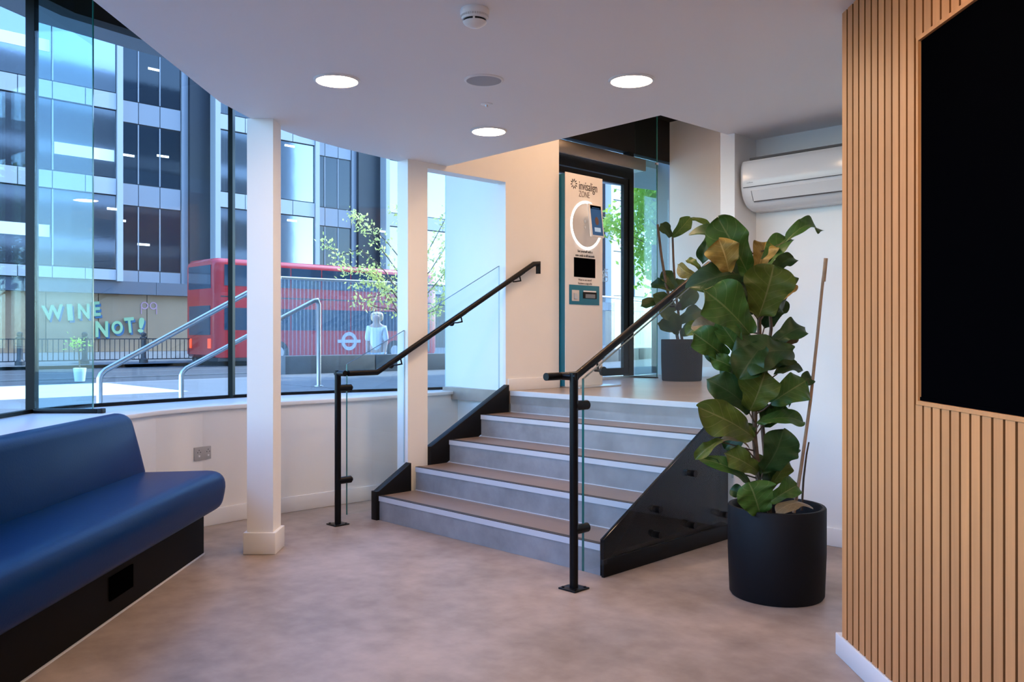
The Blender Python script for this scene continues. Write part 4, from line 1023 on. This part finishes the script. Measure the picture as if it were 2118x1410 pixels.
MB().box((BU0 + .3, bv - .01, 2.85), (BU1 - .3, bv + .008, 2.90), W).build('trim_line', M['bus_black'], bus)
MB().box((BU0 + .2, bv - 2.4, .22), (BU1 - .2, bv - .05, .36), W).build('underbody', M['bus_black'], bus)
# ================================================================== TREES
def leaf_cloud(mb, p, n, rad, sz):
    for _ in range(n):
        q = Vector(p) + Vector((random.gauss(0, rad), random.gauss(0, rad), random.gauss(0, rad * .8)))
        a = Vector((random.uniform(-1, 1), random.uniform(-1, 1), random.uniform(-1, 1))).normalized(); b = a.cross(Vector((random.uniform(-1, 1), random.uniform(-1, 1), random.uniform(-1, 1)))).normalized()
        s = sz * random.uniform(.6, 1.3)
        mb.add([q - a * s, q + b * s * .5, q + a * s, q - b * s * .5], [(0, 1, 2, 3)])
TD = 12.1
def T_(px, py, dd=0.0): return at(px, py, TD + dd)
tr = thing('young_tree', 'small sparse pale-leaved tree on the terrace outside the window', 'tree', tuple(T_(852, 760))[:2] + (.77,))
tb = T_(852, 760); tb.z = .77
MB().tube([tb, T_(850, 680), T_(853, 600), T_(848, 520), T_(850, 440)], .035, 8, r1=.015).build('trunk', M['bark'], tr, smooth=True)
brn = MB(); fol = MB()
for (bx, by), pts, dens in [((850, 600), [(800, 530), (760, 480), (732, 447)], 26), ((850, 640), [(795, 560), (745, 515), (700, 528), (672, 505)], 20), ((848, 560), [(800, 500), (770, 470), (738, 452)], 22),
                            ((852, 620), [(800, 575), (750, 560), (712, 560)], 24), ((852, 660), [(810, 600), (770, 615), (735, 622)], 14), ((852, 680), [(815, 640), (780, 635), (762, 628)], 12),
                            ((850, 700), [(805, 610), (770, 570), (700, 540)], 18), ((850, 560), [(885, 520), (912, 470), (925, 445)], 26), ((852, 600), [(890, 560), (915, 520), (928, 500)], 30),
                            ((852, 640), [(890, 600), (915, 570), (925, 560)], 34), ((852, 660), [(895, 640), (918, 620), (928, 610)], 30), ((852, 690), [(880, 650), (905, 640), (920, 600)], 30), ((848, 520), [(835, 470), (820, 430)], 20),
                            ((852, 610), [(800, 600), (770, 585), (740, 590)], 30), ((852, 620), [(800, 620), (790, 580), (765, 560)], 34)]:
    dd = random.uniform(-.4, .4); path = [T_(bx, by)] + [T_(x, y, dd) for x, y in pts]
    brn.tube(path, .009, 5, r1=.003)
    for a, b in zip(path[0:], path[1:]):
        for k in range(6):
            leaf_cloud(fol, a.lerp(b, (k + .5) / 6), dens // 4, .055, .030)
    leaf_cloud(fol, path[-1], dens, .07, .03)
brn.build('branches', M['bark'], tr, smooth=True); stuff(fol.build('foliage', M['tree_leaf'], tr, fix=False))
GD = 15.5
def G_(px, py, dd=0.0): return at(px, py, GD + dd)
tg = thing('street_tree', 'leafy bright green tree beyond the entrance glass', 'tree', tuple(G_(1400, 700))[:2] + (.0,))
gb0 = G_(1400, 700); gb0.z = 0
MB().tube([gb0, G_(1398, 640), G_(1392, 540), G_(1385, 420)], .06, 8, r1=.03).build('trunk', M['bark'], tg, smooth=True)
gf = MB(); gbr = MB()
for px, py in ((1318, 400), (1330, 420), (1350, 455), (1372, 435), (1340, 420), (1388, 470), (1320, 455), (1365, 390), (1350, 385), (1385, 390), (1365, 530), (1340, 570), (1325, 390), (1345, 370), (1375, 380), (1395, 400), (1330, 440), (1355, 430), (1380, 450), (1400, 470), (1335, 475), (1360, 490), (1385, 510), (1325, 525), (1350, 545), (1378, 560), (1270, 470), (1290, 475), (1262, 455), (1385, 595), (1415, 430), (1430, 500), (1310, 500), (1345, 400), (1370, 410), (1390, 430), (1370, 470), (1345, 510)):
    dd = random.uniform(-.6, .6); c = G_(px, py, dd); gbr.tube([G_(1392, min(620, py + 60)), c], .012, 5, r1=.004)
    leaf_cloud(gf, c, 110, .15, .055)
gbr.build('branches', M['bark'], tg, smooth=True); stuff(gf.build('foliage', M['tree_leaf_green'], tg, fix=False))
# solid shrub and planter standing in for a reflection in the glass fin
sx_ = at(165, 735, 24.0); sap = thing('planter_shrub', 'small yellow-green shrub in a white planter by the road', 'plant', (sx_.x, sx_.y, 0))
MB().lathe([(.13, 0), (.17, .36), (.15, .37), (.14, .33)], 16, (sx_.x, sx_.y, 0)).build('planter', M['white_gloss'], sap, smooth=True)
MB().tube([(sx_.x, sx_.y, .33), (sx_.x - .05, sx_.y, 1.0)], .02, 6, r1=.01).build('stem', M['bark'], sap)
sf_ = MB(); leaf_cloud(sf_, (sx_.x - .05, sx_.y, 1.05), 70, .13, .05); stuff(sf_.build('foliage', M['tree_leaf_green'], sap, fix=False))
# vertical sign
sg = at(1366, 585, 13.0)
sgn = thing('vertical_sign', 'dark upright sign with white VILLE lettering outside the entrance', 'sign', (sg.x, sg.y, .0))
def fV(a, b, c): return Vector((sg.x, sg.y, 0)) + Vector((.98, .2, 0)) * a + Vector((-.2, .98, 0)) * c + Vector((0, 0, b))
MB().box((-.12, .35, 0), (.12, 2.62, .06), fV).build('board', M['sign_dark'], sgn, bevel=.004)
MB().box((-.04, 0, .01), (.04, .35, .05), fV).build('leg', M['iron'], sgn)
Xs, Zs = Vector((.98, .2, 0)).normalized(), Vector((0, 0, 1)); Ns = Xs.cross(Zs)
mtx = Matrix.Translation(fV(.07, 1.86, -.004)) @ Matrix((Xs, Zs, Ns)).transposed().to_4x4() @ Matrix.Rotation(math.pi / 2, 4, 'Z')
text('VILLE', .20, mtx, M['sign_white'], 'lettering', sgn, ext=.002, sx=.95)
# ================================================================== PERSON
def skin_obj(name, verts, edges, radii, m, parent, root=0, sub=2):
    me = bpy.data.meshes.new(name); me.from_pydata(verts, edges, []); me.materials.append(m)
    o = bpy.data.objects.new(name, me); C.objects.link(o)
    mod = o.modifiers.new('skin', 'SKIN'); mod.use_smooth_shade = True
    for i, r in enumerate(radii):
        sv = me.skin_vertices[0].data[i]; sv.radius = r if isinstance(r, tuple) else (r, r); sv.use_root = (i == root)
    s_ = o.modifiers.new('sub', 'SUBSURF'); s_.levels = sub; s_.render_levels = sub
    child(o, parent); return o
pp = at(779, 700, 16.0); pe = thing('person', 'person with blond hair in a white top standing behind the fluted glass', 'person', (pp.x, pp.y, 0))
o0 = Vector((pp.x, pp.y, 0))
def B(x, y, z): return tuple(o0 + Vector((x, y, z)))
bvx = [B(0, 0, .95), B(0, 0, 1.12), B(0, .01, 1.30), B(0, 0, 1.42), B(0, 0, 1.49), B(0, -.01, 1.56), B(0, -.015, 1.66),
       B(-.09, 0, .90), B(-.10, -.01, .50), B(-.10, .02, .09), B(-.10, -.10, .04), B(.09, 0, .90), B(.10, .01, .50), B(.10, .03, .09), B(.10, -.09, .04),
       B(-0.133, 0, 1.40), B(-0.172, .02, 1.14), B(-0.156, -.10, .93), B(-0.156, -.15, .86), B(0.133, 0, 1.40), B(0.172, .02, 1.14), B(0.156, -.10, .93), B(0.156, -.15, .86)]
bed = [(0, 1), (1, 2), (2, 3), (3, 4), (4, 5), (5, 6), (0, 7), (7, 8), (8, 9), (9, 10), (0, 11), (11, 12), (12, 13), (13, 14), (3, 15), (15, 16), (16, 17), (17, 18), (3, 19), (19, 20), (20, 21), (21, 22)]
brad = [(.14, .10), (.12, .09), (.15, .10), (.09, .07), .05, .085, .085, .085, .055, .04, .035, .085, .055, .04, .035, .055, .042, .03, .032, .055, .042, .03, .032]
body = skin_obj('body', bvx, bed, brad, M['skin'], pe)
for s in (-1, 1):
    for j in range(5):
        a = [B(s * 0.156, -.15, .86), B(s * (.137 + .015 * j), -.165, .82), B(s * (.137 + .015 * j), -.165, .775 + .008 * abs(j - 2))]
        if j == 0: a = [B(s * .152, -.15, .86), B(s * .122, -.165, .845), B(s * .112, -.175, .81)]
        MB().tube(a, .010, 6, r1=.007).build('finger', M['skin'], body, smooth=True)
sh = skin_obj('shirt', [B(0, 0, .92), B(0, 0, 1.12), B(0, .01, 1.30), B(0, 0, 1.43), B(-0.133, 0, 1.40), B(-0.172, .02, 1.14), B(0.133, 0, 1.40), B(0.172, .02, 1.14)],
              [(0, 1), (1, 2), (2, 3), (3, 4), (4, 5), (3, 6), (6, 7)], [(.145, .11), (.125, .10), (.145, .11), (.085, .08), .075, .06, .075, .06], M['cloth_white'], body)
tr_ = skin_obj('trousers', [B(0, 0, .95), B(-.09, 0, .88), B(-.10, -.01, .50), B(-.10, .02, .10), B(.09, 0, .88), B(.10, .01, .50), B(.10, .03, .10)],
               [(0, 1), (1, 2), (2, 3), (0, 4), (4, 5), (5, 6)], [(.155, .115), .105, .075, .06, .105, .075, .06], M['cloth_pale'], body)
hr = skin_obj('hair', [B(0, .02, 1.70), B(0, .05, 1.62), B(0, .055, 1.50)], [(0, 1), (1, 2)], [(.12, .11), (.135, .10), (.12, .07)], M['hair'], body)
hz = Vector(B(0, -.10, 1.635))
for s in (-1, 1):
    MB().lathe([(.002, -.009), (.009, -.004), (.009, .004), (.002, .009)], 10, tuple(hz + Vector((s * .032, .008, .02)))).build('eye', M['ink'], body, smooth=True)
    MB().lathe([(.004, -.03), (.016, -.012), (.016, .015), (.004, .03)], 10, tuple(hz + Vector((s * .088, .09, .0)))).build('ear', M['skin'], body, smooth=True)
MB().add([hz + Vector((0, .005, .02)), hz + Vector((-.014, .005, -.02)), hz + Vector((.014, .005, -.02)), hz + Vector((0, -.022, -.018))], [(0, 1, 3), (0, 3, 2), (1, 2, 3), (0, 2, 1)]).build('nose', M['skin'], body)
MB().box(tuple(hz + Vector((-.024, -.002, -.05))), tuple(hz + Vector((.024, .012, -.041)))).build('mouth', M['pink_ink'], body, bevel=.003)
# ================================================================== OUR OWN BUILDING ABOVE (casts its shade on the pavement)
up_ = MB().prism([(-3.0, -20), (24, -20), tuple(W(48, -5.7)[:2]), tuple(W(5.0, -5.7)[:2]), (-.75, 7.6), (-2.2, 6.6), (-3.0, 5.4)], TOP + .12, 25).build('wall_upper_storeys', M['facade_grey']); struct(up_, 'upper storeys of this building above the room')
for k in range(5):
    MB().box((5.0, -5.95, 4.6 + 4.1 * k), (44, -5.7, 5.7 + 4.1 * k), W).build('spandrel_band', M['facade_bright'], up_)  # unseen bands added to give the opposite windows striped reflections
    MB().box((-3.25, -19, 4.6 + 4.1 * k), (-3.0, 5.3, 5.7 + 4.1 * k)).build('spandrel_band', M['facade_bright'], up_)
    MB().box((5.0, -5.72, 5.7 + 4.1 * k), (44, -5.69, 8.7 + 4.1 * k), W).build('window_band', M['window_dark'], up_) if k < 4 else None
sd_ = MB().box((8.07, -5.75, 0), (48, -5.5, TOP + .1), W).build('wall_street', M['facade_grey']); struct(sd_, 'street wall of this building beyond the landing')
for o in list(bpy.data.objects):
    if '_w' in o: del o['_w']
